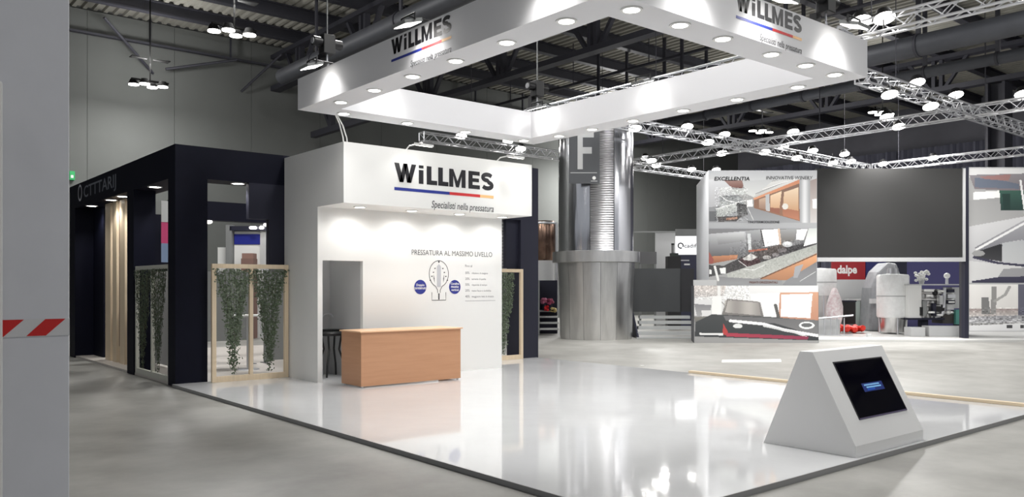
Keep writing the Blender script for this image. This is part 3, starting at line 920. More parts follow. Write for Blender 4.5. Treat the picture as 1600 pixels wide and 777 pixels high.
slab_thing('room_divider',(5.2,5.25,15.6,19.6,.10,2.0),M_lgrey,'pale divider screen behind the aisle side ivy frame','divider',lambda t: [MB().box(5.1,5.35,yy,yy+.05,.045,.10).build('foot', M_grey, t) for yy in (15.7,19.4)])
t = empty('bar_table', (6.35,15.8,.045), 'white high bar table inside the navy booth', 'table')
MB().lathe((6.35,15.8,1.10),[(0,.03),(.33,.03),(.33,0),(0,0)],28).build('table_top', M_white, t)
MB().cyl((6.35,15.8,.07),(6.35,15.8,1.10),.03,n=10).build('stem', M_alu, t, smooth=True)
MB().lathe((6.35,15.8,.045),[(0,.03),(.2,.02),(.22,0)],24).build('base', M_alu, t, smooth=True)

# ------------------------------------------------------------------ near pillar
t = empty('white_pillar', (.0,4.3,0), 'pale grey pillar close to the camera at the left edge', 'pillar')
MB().box(-.9,.806,4.01,4.7,0,6.5).build('shaft', M_pillar, t, bevel=.004)
MB().box(-.9,.806,4.005,4.0095,1.484,1.559).build('tape', mat('tape_white',(222,222,224),.4), t)
for x in [.64-.158*k for k in range(9)]:
    m = MB(); y = 4.004; z0, z1 = 1.486, 1.557
    m.add([(x,y,z0),(x+.074,y,z0),(x+.150,y,z1),(x+.072,y,z1)],[(0,1,2,3)])
    m.build('tape_stripe', M_redtape, t)
t = empty('white_board', (.45,3.96,0), 'white board edge leaning on the pillar at the far left', 'board')
MB().box(.15,.548,3.95,3.985,.0,2.55).build('sheet', M_white, t, bevel=.012)
MB().box(.15,.548,3.985,4.0,.5,.55).build('batten', M_lgrey, t)

# ------------------------------------------------------------------ wrapped roof column with F sign
CCX, CCY = 19.2, 18.8
t = empty('hall_column', (CCX,CCY,0), 'huge round hall column wrapped in shiny metal sheets', 'column')
n = 10
for i in range(n):
    a0 = 2*math.pi*i/n; a1 = 2*math.pi*(i+1)/n - .012
    MB().lathe((CCX,CCY,0),[(1.12,2.78),(1.21+.01*(i % 2),2.8),(1.21+.01*(i % 2),7.0)],8,a0,a1).build('shaft_sheet', M_perf if i == 6 else M_mirror, t, smooth=True)
MB().lathe((CCX,CCY,0),[(1.17,2.8),(1.17,6.98),(0,6.98)],40).build('shaft_core', M_duct, t, smooth=True)
MB().lathe((CCX,CCY,0),[(1.2,2.82),(1.42,2.80),(1.42,2.46),(1.22,2.44)],56).build('collar', M_brush, t, smooth=True)
n = 14
for i in range(n):
    a0 = 2*math.pi*i/n; a1 = 2*math.pi*(i+1)/n - .008
    MB().lathe((CCX,CCY,0),[(1.16,0.0),(1.18,.1),(1.19,1.4),(1.25,2.44)],6,a0,a1).build('drum_sheet', M_brush, t, smooth=True)
MB().lathe((CCX,CCY,0),[(1.13,0.0),(1.15,2.44)],40).build('drum_core', M_steel, t, smooth=True)
FRW = Matrix(((math.cos(YAW), math.sin(YAW),0,0),(math.sin(YAW),-math.cos(YAW),0,0),(0,0,1,0),(0,0,0,1)))   # (depth, right, up)
FR = Matrix(((math.sin(YAW), math.cos(YAW),0,0),(-math.cos(YAW),math.sin(YAW),0,0),(0,0,1,0),(0,0,0,1)))      # (right, depth, up): stands turned 40 degrees
Rv = Vector((math.sin(YAW),-math.cos(YAW),0)); Uv = Vector((0,0,1)); Fv = Vector((math.cos(YAW),math.sin(YAW),0))
t = empty('hall_sign', FR @ Vector((2.3,25.3,4.9)), 'dark grey hall sign with a big white F on the column', 'sign')
MB(FR).box(1.76,2.70,25.25,25.31,4.86,6.75).build('board', mat('sign_charcoal',(74,76,80),.5), t)
MB(FR).prism([(2.02,5.30),(2.18,5.30),(2.18,5.78),(2.46,5.78),(2.46,5.98),(2.18,5.98),(2.18,6.28),(2.52,6.28),(2.52,6.48),(2.02,6.48)],'y',25.24,25.25).build('letter_f', M_lgrey, t)
MB(FR).box(1.80,2.62,25.243,25.25,5.18,5.20).build('rule', M_lgrey, t)
MB(FR).cyl((2.53,25.243,5.03),(2.53,25.25,5.03),.055,n=16).build('round_mark', M_white, t)
MB(FR).box(2.43,2.63,25.243,25.25,4.925,4.945).build('small_caption', M_lgrey, t)
G = MB(); put_text(G, 'aisle hall', FR @ Vector((2.16,25.25,6.53)), Rv, Uv, height=.10, width=.26); G.build('top_caption', M_lgrey, t)
for zz in (5.0,6.6): MB(FR).box(2.2,2.26,25.31,25.6,zz,zz+.05).build('bracket', M_steel, t)

# ------------------------------------------------------------------ truss rig
TZ = 6.6
truss('lighting_truss',(15.2,3.2,TZ),(15.2,8.2,TZ),'bright box truss at the top right corner, nearest of the rig', single=True, rc=.026, rb=.013, pitch=.33, group='trusses of the lighting rig')
truss('lighting_truss',(18.5,9.5,TZ),(33.0,9.5,TZ),'box truss running from behind the right canopy corner into the distance', rc=.026, rb=.012, group='trusses of the lighting rig')
truss('lighting_truss',(24.75,5.5,TZ+.02),(24.75,22.7,TZ+.02),'long cross truss above the big dark screen', rc=.026, rb=.012, group='trusses of the lighting rig')
truss('lighting_truss',(18.0,16.8,TZ),(33.2,16.8,TZ),'box truss running from the metal column over the winery prints', rc=.026, rb=.012, group='trusses of the lighting rig')
truss('lighting_truss',(15.2,23.0,TZ+.1),(32.5,23.0,TZ+.1),'farthest truss passing behind the metal column and the reception fascia', rc=.026, rb=.012, group='trusses of the lighting rig')
truss('lighting_truss',(33.4,8.0,TZ+.02),(33.4,16.6,TZ+.02),'distant truss just above the top edge of the dark screen', rc=.026, rb=.012, group='trusses of the lighting rig')
def rig_lamp(x, y, z, d, label, up=True):
    """wash light clamped to a truss, tilted along d"""
    t = empty('wash_light', (x,y,z), label, 'spotlight', 'wash lights on the truss rig')
    dv = Vector((d[0],d[1],-1.0)).normalized(); p = Vector((x,y,z))
    MB().cyl(p-dv*.16, p, .12, .195, n=16).build('housing', M_black, t, smooth=True)
    MB().cyl(p, p+dv*.02, .19, .19, n=16).build('lens', M_lamp, t)
    MB().tube([p-dv*.1, p-dv*.1+Vector((0,0,-.30 if up else .30))],.015,6).build('clamp', M_black, t)
    return t
LT = [
 (19.75,9.42,6.35,'low on the near receding truss by the canopy corner'),(21.4,9.5,6.92,'first above the near receding truss'),(22.0,9.42,6.38,'low in the middle of the near receding truss'),(23.75,9.5,6.95,'second above the near receding truss'),
 (24.75,15.05,6.86,'left above the long cross truss'),(24.75,11.9,6.86,'middle above the long cross truss'),(24.7,11.5,6.5,'below the middle of the long cross truss'),(24.75,8.2,6.9,'right end of the long cross truss'),(24.75,17.9,6.5,'under the left half of the long cross truss'),(24.75,21.2,6.62,'far left end of the long cross truss'),
 (18.8,16.75,6.5,'at the column end of the middle truss'),(21.3,16.75,6.86,'first above the middle truss right of the column'),(22.4,16.75,6.48,'low on the middle truss right of the column'),(23.3,16.75,6.84,'second above the middle truss right of the column'),
 (25.7,16.75,6.5,'just beyond the crossing on the middle truss, lower'),(26.9,16.75,6.84,'just beyond the crossing on the middle truss, upper'),(27.8,16.75,6.5,'lower lamp above the winery print'),(28.9,16.75,6.88,'upper lamp above the winery print'),(30.4,16.75,6.55,'lower lamp above the left edge of the dark screen'),(31.3,16.75,7.0,'upper of the pair above the dark screen'),(31.8,16.75,6.75,'lower of the pair above the dark screen'),
 (26.4,22.95,7.1,'upper lamp right beside the metal column'),(27.1,22.95,6.85,'lower lamp right beside the metal column'),(29.5,22.95,6.9,'on the farthest truss left of the winery tower'),(31.3,22.95,7.05,'at the top left corner of the winery tower'),
 (16.8,22.95,6.9,'on the farthest truss above the reception fascia, left'),(18.9,22.95,6.98,'on the farthest truss above the fascia, upper right'),(19.5,22.95,6.75,'on the farthest truss above the fascia, lower right'),
 (33.4,16.2,6.75,'at the corner of the distant truss over the dark screen'),(33.4,14.2,6.75,'on the distant truss over the middle of the dark screen'),
 (15.1,7.75,6.75,'on the near truss beside the canopy, left'),(15.1,7.3,6.7,'on the near truss beside the canopy, right')]
for x, y, z, lab in LT:
    d = (-.22,-.28)
    t = rig_lamp(x, y, z, d, 'bright wash light ' + lab, z > 6.6)
# real beams of some of the wash lights, aimed over the floor behind the stand and at the picture walls
for x, y, z, dx, dy in ((19.7,9.2,6.2,-.05,.2),(22.0,9.2,6.2,-.2,.4),(24.4,11.5,6.3,-.5,-.1),(24.4,15.0,6.7,-.3,.1),(22.4,16.4,6.3,-.2,-.3),(18.8,16.4,6.3,.1,-.4),(30.4,16.4,6.4,-.4,-.3),(27.1,22.5,6.7,-.2,-.3),(33.0,14.2,6.5,-.3,-.1),(14.9,7.5,6.5,.2,0),(24.6,11.9,6.4,.45,.2),(24.6,8.2,6.5,.6,.4)):
    near = min([o for o in bpy.data.objects if o.name.startswith('wash_light')], key=lambda o: (o.location-Vector((x,y,z))).length)
    spot('wash_beam', (x,y,z-.1), (dx,dy,-1), P_TRUSS, 130, .8, .15, near)

# ------------------------------------------------------------------ winery tower with prints (turned towards the aisle)
t = empty('winery_tower', FR @ Vector((7.5,25.5,0)), 'tall display tower with printed winery photographs', 'display tower')
MB(FR).prism([(5.88,24.52),(9.13,24.52),(9.13,26.0),(6.35,28.2)],'z',0,5.16).build('tower_body', mat('pale_print_grey',(196,198,202),.5), t)
def sheet(parent, name, lx0, lx1, D, z0, z1, img):
    return print_sheet(name, parent, [FR @ Vector((lx0,D,z1)), FR @ Vector((lx1,D,z1)), FR @ Vector((lx0,D,z0))], img)
img = paint(230, 124, (145,30,1100,550), [
 ('p',[(145,30),(1100,30),(1100,120),(145,120)],(168,170,175),(186,188,190)),
 ('p',[(145,110),(330,110),(330,260),(145,420)],(196,198,202),(160,160,165)),
 ('p',[(275,115),(470,118),(440,190),(340,180)],(150,110,100),(120,70,62)),
 ('p',[(440,120),(720,110),(640,190),(540,270),(470,240)],(178,180,182),(200,202,200)),
 ('p',[(145,360),(560,350),(960,500),(1100,510),(1100,550),(145,550)],(128,130,134),(150,152,156)),
 ('p',[(480,300),(530,290),(535,355),(480,360)],(225,226,222)),
 # staircase and tanks at left
 ('p',[(240,190),(345,170),(350,250),(245,260)],(206,208,208),(170,172,174)),
 ('p',[(345,200),(460,190),(470,250),(350,250)],(184,188,186)),
 ('p',[(240,260),(400,250),(460,300),(450,340),(240,360)],(120,124,126),(168,172,172)),
 ('p',[(205,380),(390,325),(400,395),(210,470)],(190,194,192),(140,144,142)),
 ('p',[(390,320),(480,340),(490,430),(400,470)],(60,60,62),(110,110,112)),
 ('p',[(150,400),(210,400),(215,490),(150,490)],(92,94,98)),
 ('p',[(220,450),(440,440),(390,490),(230,495)],(70,66,66)),
 ('p',[(300,460),(400,450),(395,470),(300,480)],(170,120,96)),
 ('l',[(240,250),(300,300),(390,320),(470,300)],8,(210,212,212)),
 ('l',[(205,380),(390,325)],7,(228,230,228)),
 ('n',200,180,490,490,9,16),
 # right gallery
 ('p',[(540,270),(700,130),(950,90),(950,125),(545,290)],(206,207,206),(180,176,170)),
 ('l',[(560,240),(900,100)],6,(120,122,126)),('l',[(620,200),(930,95)],5,(228,228,228)),
 ('p',[(540,280),(950,108),(960,140),(545,296)],(206,116,70),(226,140,90)),
 ('p',[(545,296),(960,140),(950,490),(545,370)],(120,84,66),(150,96,66)),
 ('p',[(590,290),(650,270),(650,385),(590,370)],(196,160,130),(150,110,90)),
 ('p',[(690,255),(790,215),(770,375),(690,365)],(232,200,160),(205,150,104)),
 ('p',[(690,365),(770,372),(770,425),(690,400)],(150,80,56)),
 ('p',[(810,225),(940,180),(940,400),(800,370)],(226,196,160),(196,140,92)),
 ('p',[(795,370),(940,395),(945,480),(800,440)],(168,92,60),(190,110,72)),
 ('e',820,355,26,28,(210,205,195)),
 ('p',[(645,250),(680,240),(685,400),(650,395)],(170,172,176)),
 ('p',[(945,110),(1040,100),(1040,510),(950,500)],(150,152,156),(206,207,210),'x',2),
 ('p',[(1040,120),(1100,100),(1100,510),(1040,510)],(150,130,124),(190,186,184)),
 ('p',[(1060,290),(1100,285),(1100,375),(1065,375)],(232,232,230)),
 ('p',[(145,505),(1100,505),(1100,550),(145,550)],(160,162,166)),
 ('l',[(490,370),(540,480)],5,(206,206,204))])
sheet(t, 'winery_print', 5.89, 9.12, 24.515, 3.44, 5.15, img)
img = paint(230, 122, (190,30,1455,700), [
 ('p',[(190,30),(1455,30),(1455,330),(190,400)],(120,120,124),(90,90,92)),
 ('p',[(190,95),(620,60),(640,330),(200,420)],(186,188,192),(70,70,74)),
 ('p',[(280,110),(600,70),(600,180),(300,220)],(196,198,200),(120,120,124)),
 ('p',[(190,360),(530,340),(520,390),(190,450)],(206,130,80),(150,80,56)),
 ('p',[(190,300),(250,400),(230,450),(190,450)],(160,70,60)),
 ('p',[(620,60),(800,40),(800,260),(650,290)],(160,162,166),(86,86,88)),
 ('p',[(640,90),(680,90),(690,290),(655,290)],(196,200,202)),
 ('p',[(800,45),(1020,35),(1030,215),(830,250)],(236,236,236)),
 ('l',[(800,50),(840,250)],14,(48,46,46)),('l',[(1010,40),(1030,215)],26,(210,176,150)),
 ('p',[(1030,40),(1220,35),(1190,170),(1040,215)],(150,152,154),(96,90,86)),
 ('p',[(1220,40),(1350,35),(1300,170),(1210,160)],(228,226,222)),
 ('p',[(300,500),(530,390),(1100,250),(1455,170),(1455,215),(400,560)],(46,44,48),(66,62,64)),
 ('p',[(530,390),(820,270),(1030,220),(1180,190),(1000,330),(600,470)],(84,72,66),(54,48,50)),
 ('p',[(650,285),(880,262),(880,280),(660,310)],(170,84,60)),
 ('e',670,420,125,55,(66,40,44)),
 ('p',[(585,385),(680,325),(765,365),(680,412),(600,400)],(206,204,200),(170,168,166),'x',5),
 ('e',1110,215,60,34,(176,178,180)),('e',1110,205,38,20,(226,226,226)),
 ('e',870,370,50,24,(150,146,144)),('e',970,340,40,22,(126,120,122)),('e',1050,285,60,26,(96,90,92)),
 ('l',[(540,410),(640,485),(770,470)],8,(190,190,190)),
 ('n',560,170,1300,470,12,14),
 ('p',[(1455,30),(1360,30),(1300,240),(1455,200)],(190,196,192),(226,228,228)),
 ('p',[(400,565),(1455,215),(1455,320),(830,600),(560,650),(420,640)],(150,154,148),(176,178,172)),
 ('l',[(590,510),(720,520),(840,460)],10,(206,208,206)),
 ('n',430,250,1455,640,14,7),
 ('p',[(830,600),(1455,320),(1455,430),(1100,640),(760,650)],(226,150,92),(176,112,72)),
 ('l',[(800,620),(1455,330)],14,(110,66,44)),
 ('p',[(1100,640),(1455,420),(1455,700),(1050,700)],(112,112,116),(134,136,140)),
 ('p',[(1200,480),(1300,450),(1230,610),(1180,610)],(150,152,158)),
 ('l',[(1260,650),(1440,540)],7,(196,198,200)),
 ('p',[(190,460),(400,470),(400,560),(190,600)],(64,64,66)),
 ('p',[(315,500),(385,490),(390,560),(330,565)],(226,228,226)),('p',[(195,510),(225,520),(220,570),(195,570)],(222,222,222)),
 ('p',[(310,600),(1050,640),(1050,700),(310,700)],(128,128,132),(150,152,154)),
 ('l',[(260,480),(300,640)],26,(220,220,218))])
sheet(t, 'winery_print', 5.89, 9.12, 24.513, 1.72, 3.42, img)
lb = MB(FR); lb.prism([(5.42,24.42),(9.14,24.42),(9.14,24.51),(6.0,24.51),(6.1,25.6),(5.6,25.6)],'z',.0,1.71).build('lower_box', mat('dark_print_edge',(70,72,78),.5), t)
MB(FR).box(5.42,6.1,24.42,24.50,1.71,1.88).build('upper_flap', M_lgrey, t)
img = paint(240, 116, (80,250,935,690), [
 ('p',[(80,250),(935,250),(935,480),(80,480)],(222,222,222),(206,206,206)),
 ('p',[(80,250),(300,250),(280,330),(80,340)],(206,196,190),(190,184,182)),
 ('n',80,250,460,360,8,16),
 ('p',[(80,390),(200,400),(190,450),(100,490)],(128,128,132),(160,160,162)),
 ('p',[(130,440),(195,440),(190,500),(135,500)],(214,214,214)),
 ('l',[(250,180),(250,340)],22,(224,224,222)),('l',[(240,340),(290,400)],8,(150,146,142)),
 ('p',[(205,330),(270,330),(270,470),(200,470)],(232,232,230)),
 ('p',[(270,470),(300,360),(530,375),(560,490),(280,500)],(142,136,132),(110,106,104)),
 ('p',[(290,365),(520,378),(540,480),(290,455)],(176,170,164),(146,140,136),'x',3),
 ('l',[(285,470),(310,355),(530,378),(550,470)],8,(120,116,112)),
 ('p',[(465,310),(670,305),(660,500),(560,500),(540,380),(470,360)],(228,228,228)),
 ('p',[(670,305),(935,300),(935,520),(660,500)],(216,150,112),(196,128,96)),
 ('p',[(680,318),(895,312),(880,500),(675,488)],(238,238,238)),
 ('l',[(640,400),(660,490),(640,520)],22,(86,84,82)),
 ('p',[(80,490),(270,480),(280,530),(90,560)],(126,124,116),(96,94,90)),
 ('p',[(200,470),(600,490),(935,520),(935,690),(80,690),(90,530)],(64,68,70),(50,54,58)),
 ('p',[(280,480),(935,515),(935,640),(640,540),(300,520)],(104,104,106),(120,120,122)),
 ('l',[(330,520),(560,545),(700,590),(935,635)],22,(232,232,234)),('l',[(560,560),(760,605),(850,640)],12,(206,208,208)),
 ('e',380,560,32,18,(220,222,222)),('e',855,555,54,28,(226,228,228)),('e',855,553,38,16,(96,98,100)),
 ('p',[(280,540),(310,600),(310,630),(275,625)],(206,50,48)),
 ('p',[(300,612),(870,640),(860,665),(300,640)],(196,44,66),(150,36,70),'x'),
 ('p',[(115,612),(280,615),(280,632),(118,628)],(226,226,226)),
 ('p',[(80,640),(935,672),(935,690),(80,690)],(150,150,150))])
sheet(t, 'winery_print', 5.43, 9.13, 24.415, .0, 1.71, img)
G = MB(); put_text(G, 'EXCELLENTIA', FR @ Vector((6.05,24.51,4.86)), Rv, Uv, width=1.06, height=.11, bold=.02, shear=.15); G.build('print_caption', M_ink, t)
G = MB(); put_text(G, 'INNOVATIVE WINERY', FR @ Vector((7.60,24.51,4.89)), Rv, Uv, width=1.40, height=.10, bold=.01, shear=.15); G.build('print_caption', M_greyink, t)
G = MB(); put_text(G, 'TINOTERMODUZIONE', FR @ Vector((7.05,24.51,3.58)), Rv, Uv, width=.95, height=.07, bold=.02); G.build('print_caption', M_ink, t)
G = MB(); put_text(G, 'PIGIATI ORIZZONTALI', FR @ Vector((7.1,24.51,1.78)), Rv, Uv, width=.85, height=.06, bold=.02); G.build('print_caption', mat('brown_vinyl',(96,48,34),.5), t)

# LED screen and right picture wall
t = empty('led_screen', FR @ Vector((11.8,25.5,2.5)), 'huge dark grey led screen beside the winery tower', 'screen')
MB(FR).box(9.50,14.02,25.5,25.7,2.60,5.36).build('panel', M_led, t)
MB(FR).box(9.50,14.10,25.46,25.7,2.46,2.585).build('bottom_frame', M_lgrey, t)
MB(FR).box(14.025,14.10,25.46,25.7,2.585,5.36).build('side_frame', M_lgrey, t)
for xx in (9.35,14.11): MB(FR).box(xx,xx+.1,25.7,25.85,.07,5.3).build('support_leg', M_steel, t)
t = empty('picture_wall', FR @ Vector((16,25.6,0)), 'picture wall with harvester photograph at the right edge', 'display wall')
MB(FR).box(14.22,18.6,25.52,25.7,.28,5.40).build('wall_body', M_lgrey, t)
MB(FR).box(14.10,14.22,25.5,25.7,.07,5.42).build('edge_post', M_char, t)
img = paint(200, 172, (90,45,610,745), [
 ('p',[(90,45),(610,45),(610,100),(90,100)],(206,206,206)),
 ('p',[(90,85),(300,75),(370,110),(370,190),(110,170)],(126,122,128),(110,96,100)),
 ('p',[(110,100),(220,120),(280,140),(280,170),(110,160)],(86,96,116)),('p',[(130,95),(250,80),(240,120),(150,110)],(150,100,96)),
 ('p',[(105,190),(210,180),(210,240),(105,260)],(222,222,220)),
 ('p',[(90,240),(370,200),(370,340),(90,400)],(140,140,140),(160,160,160)),
 ('p',[(205,180),(300,180),(300,300),(210,300)],(40,84,70),(26,56,50)),
 ('p',[(215,200),(245,200),(245,300),(220,300)],(20,50,44)),
 ('p',[(300,200),(370,190),(370,260),(310,270)],(220,220,216)),
 ('l',[(285,120),(305,340)],8,(220,220,220)),('l',[(320,45),(322,140)],10,(210,210,210)),
 ('p',[(370,85),(610,70),(610,330),(372,330)],(206,206,206),(190,190,190)),
 ('p',[(90,400),(330,330),(610,330),(610,640),(90,745)],(196,196,198),(180,180,184)),
 ('p',[(110,530),(300,360),(610,240),(610,400),(220,500),(130,560)],(176,176,182),(120,120,128)),
 ('l',[(120,540),(300,380),(420,330)],12,(226,226,226)),
 ('p',[(130,545),(610,360),(610,420),(220,520)],(96,94,112),(130,130,140)),
 ('p',[(105,560),(215,505),(215,615),(110,590)],(34,34,38),(60,60,64)),('e',125,565,24,18,(150,150,150)),
 ('p',[(218,500),(610,420),(610,640),(218,620)],(168,172,176),(190,192,194)),
 ('e',480,520,110,90,(150,154,160)),
 ('l',[(110,590),(200,625),(430,660),(610,690)],14,(56,54,80)),
 ('p',[(90,610),(200,630),(430,670),(610,700),(610,745),(90,745)],(206,206,206)),
 ('p',[(100,735),(200,710),(430,700),(610,720),(610,745),(100,745)],(60,58,84),(50,48,74)),
 ('p',[(220,660),(430,640),(610,700),(430,700),(200,710)],(150,150,154))])
sheet(t, 'machine_print', 14.24, 18.5, 25.515, 1.80, 5.36, img)
img = paint(190, 86, (548,220,1200,580), [
 ('p',[(548,220),(1200,220),(1200,450),(548,450)],(228,226,222),(214,210,206)),
 ('p',[(548,410),(1200,400),(1200,470),(548,470)],(150,130,126),(196,190,186)),
 ('p',[(780,220),(830,220),(825,470),(780,470)],(92,92,112)),('p',[(850,220),(880,220),(860,460),(830,460)],(126,126,130)),
 ('p',[(655,235),(680,235),(675,450),(650,450)],(140,138,136)),('l',[(670,350),(720,300),(740,240)],16,(160,158,156)),
 ('p',[(605,320),(640,320),(650,450),(605,450)],(116,116,116)),
 ('p',[(950,220),(980,220),(980,420),(920,420)],(120,128,124)),('p',[(955,230),(1200,230),(1200,400),(960,400)],(70,74,100)),
 ('e',895,420,18,22,(200,110,110)),('n',548,400,1200,560,9,12),
 ('p',[(548,470),(780,460),(1200,440),(1200,500),(548,520)],(126,126,132),(180,180,184)),
 ('n',548,460,1200,540,9,26),
 ('p',[(548,540),(1200,490),(1200,580),(548,580)],(226,226,228),(206,206,208)),
 ('p',[(725,535),(755,535),(755,560),(725,560)],(60,60,64)),('p',[(790,535),(808,535),(808,558),(790,558)],(60,60,64)),('p',[(840,535),(855,535),(855,555),(840,555)],(60,60,64)),('p',[(900,535),(912,535),(912,552),(900,552)],(50,50,54))])
sheet(t, 'machine_print', 14.24, 18.5, 25.515, .30, 1.75, img)

# low white stage in front of the machines
t = empty('low_stage', FR @ Vector((13,24.6,0)), 'low light grey stage under the dark screen and picture wall', 'platform')
MB(FR).prism([(9.2,25.0),(11.6,24.9),(13.6,24.6),(18.6,25.2),(18.6,30.9),(9.2,30.9)],'z',0,.069).build('deck', mat('stage_grey',(206,206,204),.35), t)

# objects behind the screen
def at(px, D): return (px-800)/1280*D
def zz(py, D): return 1.7 + (447-py)/1280*D
def FB(D, x0, x1, y0, y1, dep=.1): return MB(FR).box(at(x0,D),at(x1,D),D,D+dep,zz(y1,D),zz(y0,D))
D = 31.0
t = empty('exhibitor_booth_wall', FR @ Vector((at(1330,D),D,0)), 'red sign wall reading dalpe above a grey panel below the dark screen', 'booth wall')
FB(D,1300,1352,404,437).build('red_panel', mat('brand_red',(150,26,34),.5), t)
MB(FR).box(at(1300,D),at(1352,D),D,D+.1,.0,zz(437,D)).build('grey_panel', M_lgrey, t)
G = MB(); put_text(G, 'dalpe', FR @ Vector((at(1308,D),D,zz(427,D))), Rv, Uv, width=at(1339,D)-at(1308,D), height=.30, bold=.035); G.build('sign_letters', M_white, t)
t = empty('exhibitor_booth_wall', FR @ Vector((at(1362,D),D,0)), 'dark blue booth wall right of the red sign', 'booth wall')
MB(FR).box(at(1353,D),at(1385,D),D,D+.1,0,zz(400,D)).build('blue_panel', mat('brand_blue',(30,34,92),.5), t)
MB(FR).box(at(1353,D),at(1385,D),D-.02,D,0,.12).build('skirting', M_lgrey, t)
t = empty('exhibitor_booth_wall', FR @ Vector((at(1460,D),D+.5,0)), 'violet blue booth wall behind the machines', 'booth wall')
MB(FR).box(at(1385,D),at(1425,D),D+.4,D+.5,0,zz(396,D)).build('grey_panel', M_char, t)
MB(FR).box(at(1425,D),at(1512,D),D+.4,D+.5,0,zz(396,D)).build('blue_panel', mat('violet_blue',(62,60,104),.6), t)
t = empty('covered_machine', FR @ Vector((at(1385,29.5),29.5,0)), 'grey dome shaped machine under a cover behind the wrapped tank', 'machine')
MB(FR).prism([(at(1358,29.5),.07),(at(1362,29.5),zz(450,29.5)),(at(1372,29.5),zz(425,29.5)),(at(1388,29.5),zz(410,29.5)),(at(1402,29.5),zz(412,29.5)),(at(1412,29.5),zz(440,29.5)),(at(1414,29.5),.07)],'y',29.5,30.4).build('cover', mat('cover_grey',(146,148,152),.5,noise=.2,nscale=5), t, bevel=.08)
MB(FR).box(at(1358,29.5),at(1374,29.5),29.3,29.5,zz(470,29.5)-.1,zz(467,29.5)).build('tray', M_lgrey, t)
D = 27.6
def vessel(D, x0, x1, ytop, ybot, yleg, label, mt, dome=True):
    r0 = (at(x1,D)-at(x0,D))/2; cx = (at(x0,D+r0)+at(x1,D+r0))/2; r = (at(x1,D)-at(x0,D))/2; cz0 = zz(ybot,D); cz1 = zz(ytop,D)
    c = FR @ Vector((cx,D+r,0))
    t = empty('wrapped_tank', (c.x,c.y,.07), label, 'tank', 'wrapped steel tanks')
    MB().lathe((c.x,c.y,0),[(0,cz0),(r*.95,cz0),(r,cz0+.05),(r,cz1-.06),(r*.93,cz1),(0,cz1+.04)],28).build('vessel', mt, t, smooth=True)
    MB().lathe((c.x,c.y,0),[(r+.01,(cz0+cz1)/2-.02),(r+.015,(cz0+cz1)/2),(r+.01,(cz0+cz1)/2+.02)],28).build('band', M_lgrey, t, smooth=True)
    for k in range(4):
        a = math.pi/4+k*math.pi/2
        MB().cyl((c.x+r*.85*math.cos(a),c.y+r*.85*math.sin(a),.07),(c.x+r*.85*math.cos(a),c.y+r*.85*math.sin(a),cz0),.035,n=8).build('leg', M_alu, t, smooth=True)
    MB().lathe((c.x,c.y,0),[(r*.8,.12),(r*.86,.3),(r*.9,cz0)],20).build('foil_skirt', M_brush, t, smooth=True)
    if dome:
        MB().cyl((c.x,c.y,cz1),(c.x,c.y,cz1+.22),r*.38,r*.34,n=20).build('manhole', M_alu, t, smooth=True)
        MB().cyl((c.x+.1,c.y,cz1+.22),(c.x+.1,c.y,cz1+.34),.05,n=10).build('valve', M_alu, t)
    return t
vessel(D,1371,1419,429,497,515,'white wrapped tank on short legs below the dark screen', M_wrap)
vessel(28.4,1256,1306,420,462,517,'white wrapped tank half hidden by the winery tower', M_wrap, False)
c = FR @ Vector((at(1304,27.8),27.8,0))
t = empty('wrapped_bundle', (c.x,c.y,0), 'pink and white film wrapped bundle beside the winery tower', 'bundle')
MB().lathe((c.x,c.y,0),[(.0,.40),(.20,.42),(.27,.7),(.27,1.0),(.2,1.3),(.08,1.6),(0,1.65)],18).build('film', mat('pink_film',(206,176,180),.3,noise=.4,nscale=12,rgb2=(236,232,232)), t, smooth=True)
MB().cyl((c.x,c.y,.07),(c.x,c.y,.42),.18,n=16).build('base', M_grey, t)
D = 27.0
t = empty('steel_rack', FR @ Vector((at(1303,D),D,0)), 'low steel rack with upright bars beside the winery tower', 'rack')
for px in (1278,1288,1298,1308,1319): MB(FR).cyl((at(px,D),D,.07),(at(px,D),D,zz(497,D)),.02,n=8).build('upright', M_alu, t)
MB(FR).cyl((at(1276,D),D,zz(498,D)),(at(1333,D),D,zz(493,D)),.025,n=8).build('rail', M_alu, t)
MB(FR).box(at(1276,D),at(1332,D),D-.03,D+.03,.07,.10).build('rail', M_alu, t)
MB(FR).box(at(1278,D),at(1320,D),D+.4,D+.5,.07,zz(500,D)).build('back_bar', M_lgrey, t)
t = empty('black_crate', FR @ Vector((at(1329,29),29,0)), 'black crate standing behind the steel rack', 'crate')
MB(FR).box(at(1317,29),at(1337,29),29,29.5,.35,zz(472,29)).build('body', M_black, t)
MB(FR).box(at(1316,29),at(1338,29),28.98,29.5,zz(472,29),zz(471,29)+.03).build('rim', M_char, t)
MB(FR).box(at(1317,29),at(1337,29),29,29.5,.07,.35).build('pallet', M_grey, t)
h = MB(FR)
pts = [(at(1316+ i*4,28),28.2+.25*math.sin(i*2.1),.20+.10*math.sin(i*1.3)**2) for i in range(11)]
h.tube(pts,.09,8); h.tube([(p[0]+.05,p[1]+.2,p[2]-.04) for p in pts],.09,8)
o = h.build('red_hose', mat('red_rubber',(222,52,36),.5), smooth=True); tag(o, 'coil of bright red hose lying left of the wrapped tank', 'hose')
t = empty('glass_counter', FR @ Vector((at(1350,30),30.45,.07)), 'pale greenish glass counter behind the red hose', 'counter')
MB(FR).box(at(1334,30),at(1372,30),30.45,30.85,.07,zz(470,30)).build('body', mat('pale_green_glass',(166,176,172),.2), t)
MB(FR).box(at(1333,30),at(1373,30),30.42,30.85,zz(470,30),zz(468,30)).build('top', M_lgrey, t)
MB(FR).box(at(1352,30),at(1353,30),30.43,30.45,.07,zz(470,30)).build('joint', M_grey, t)
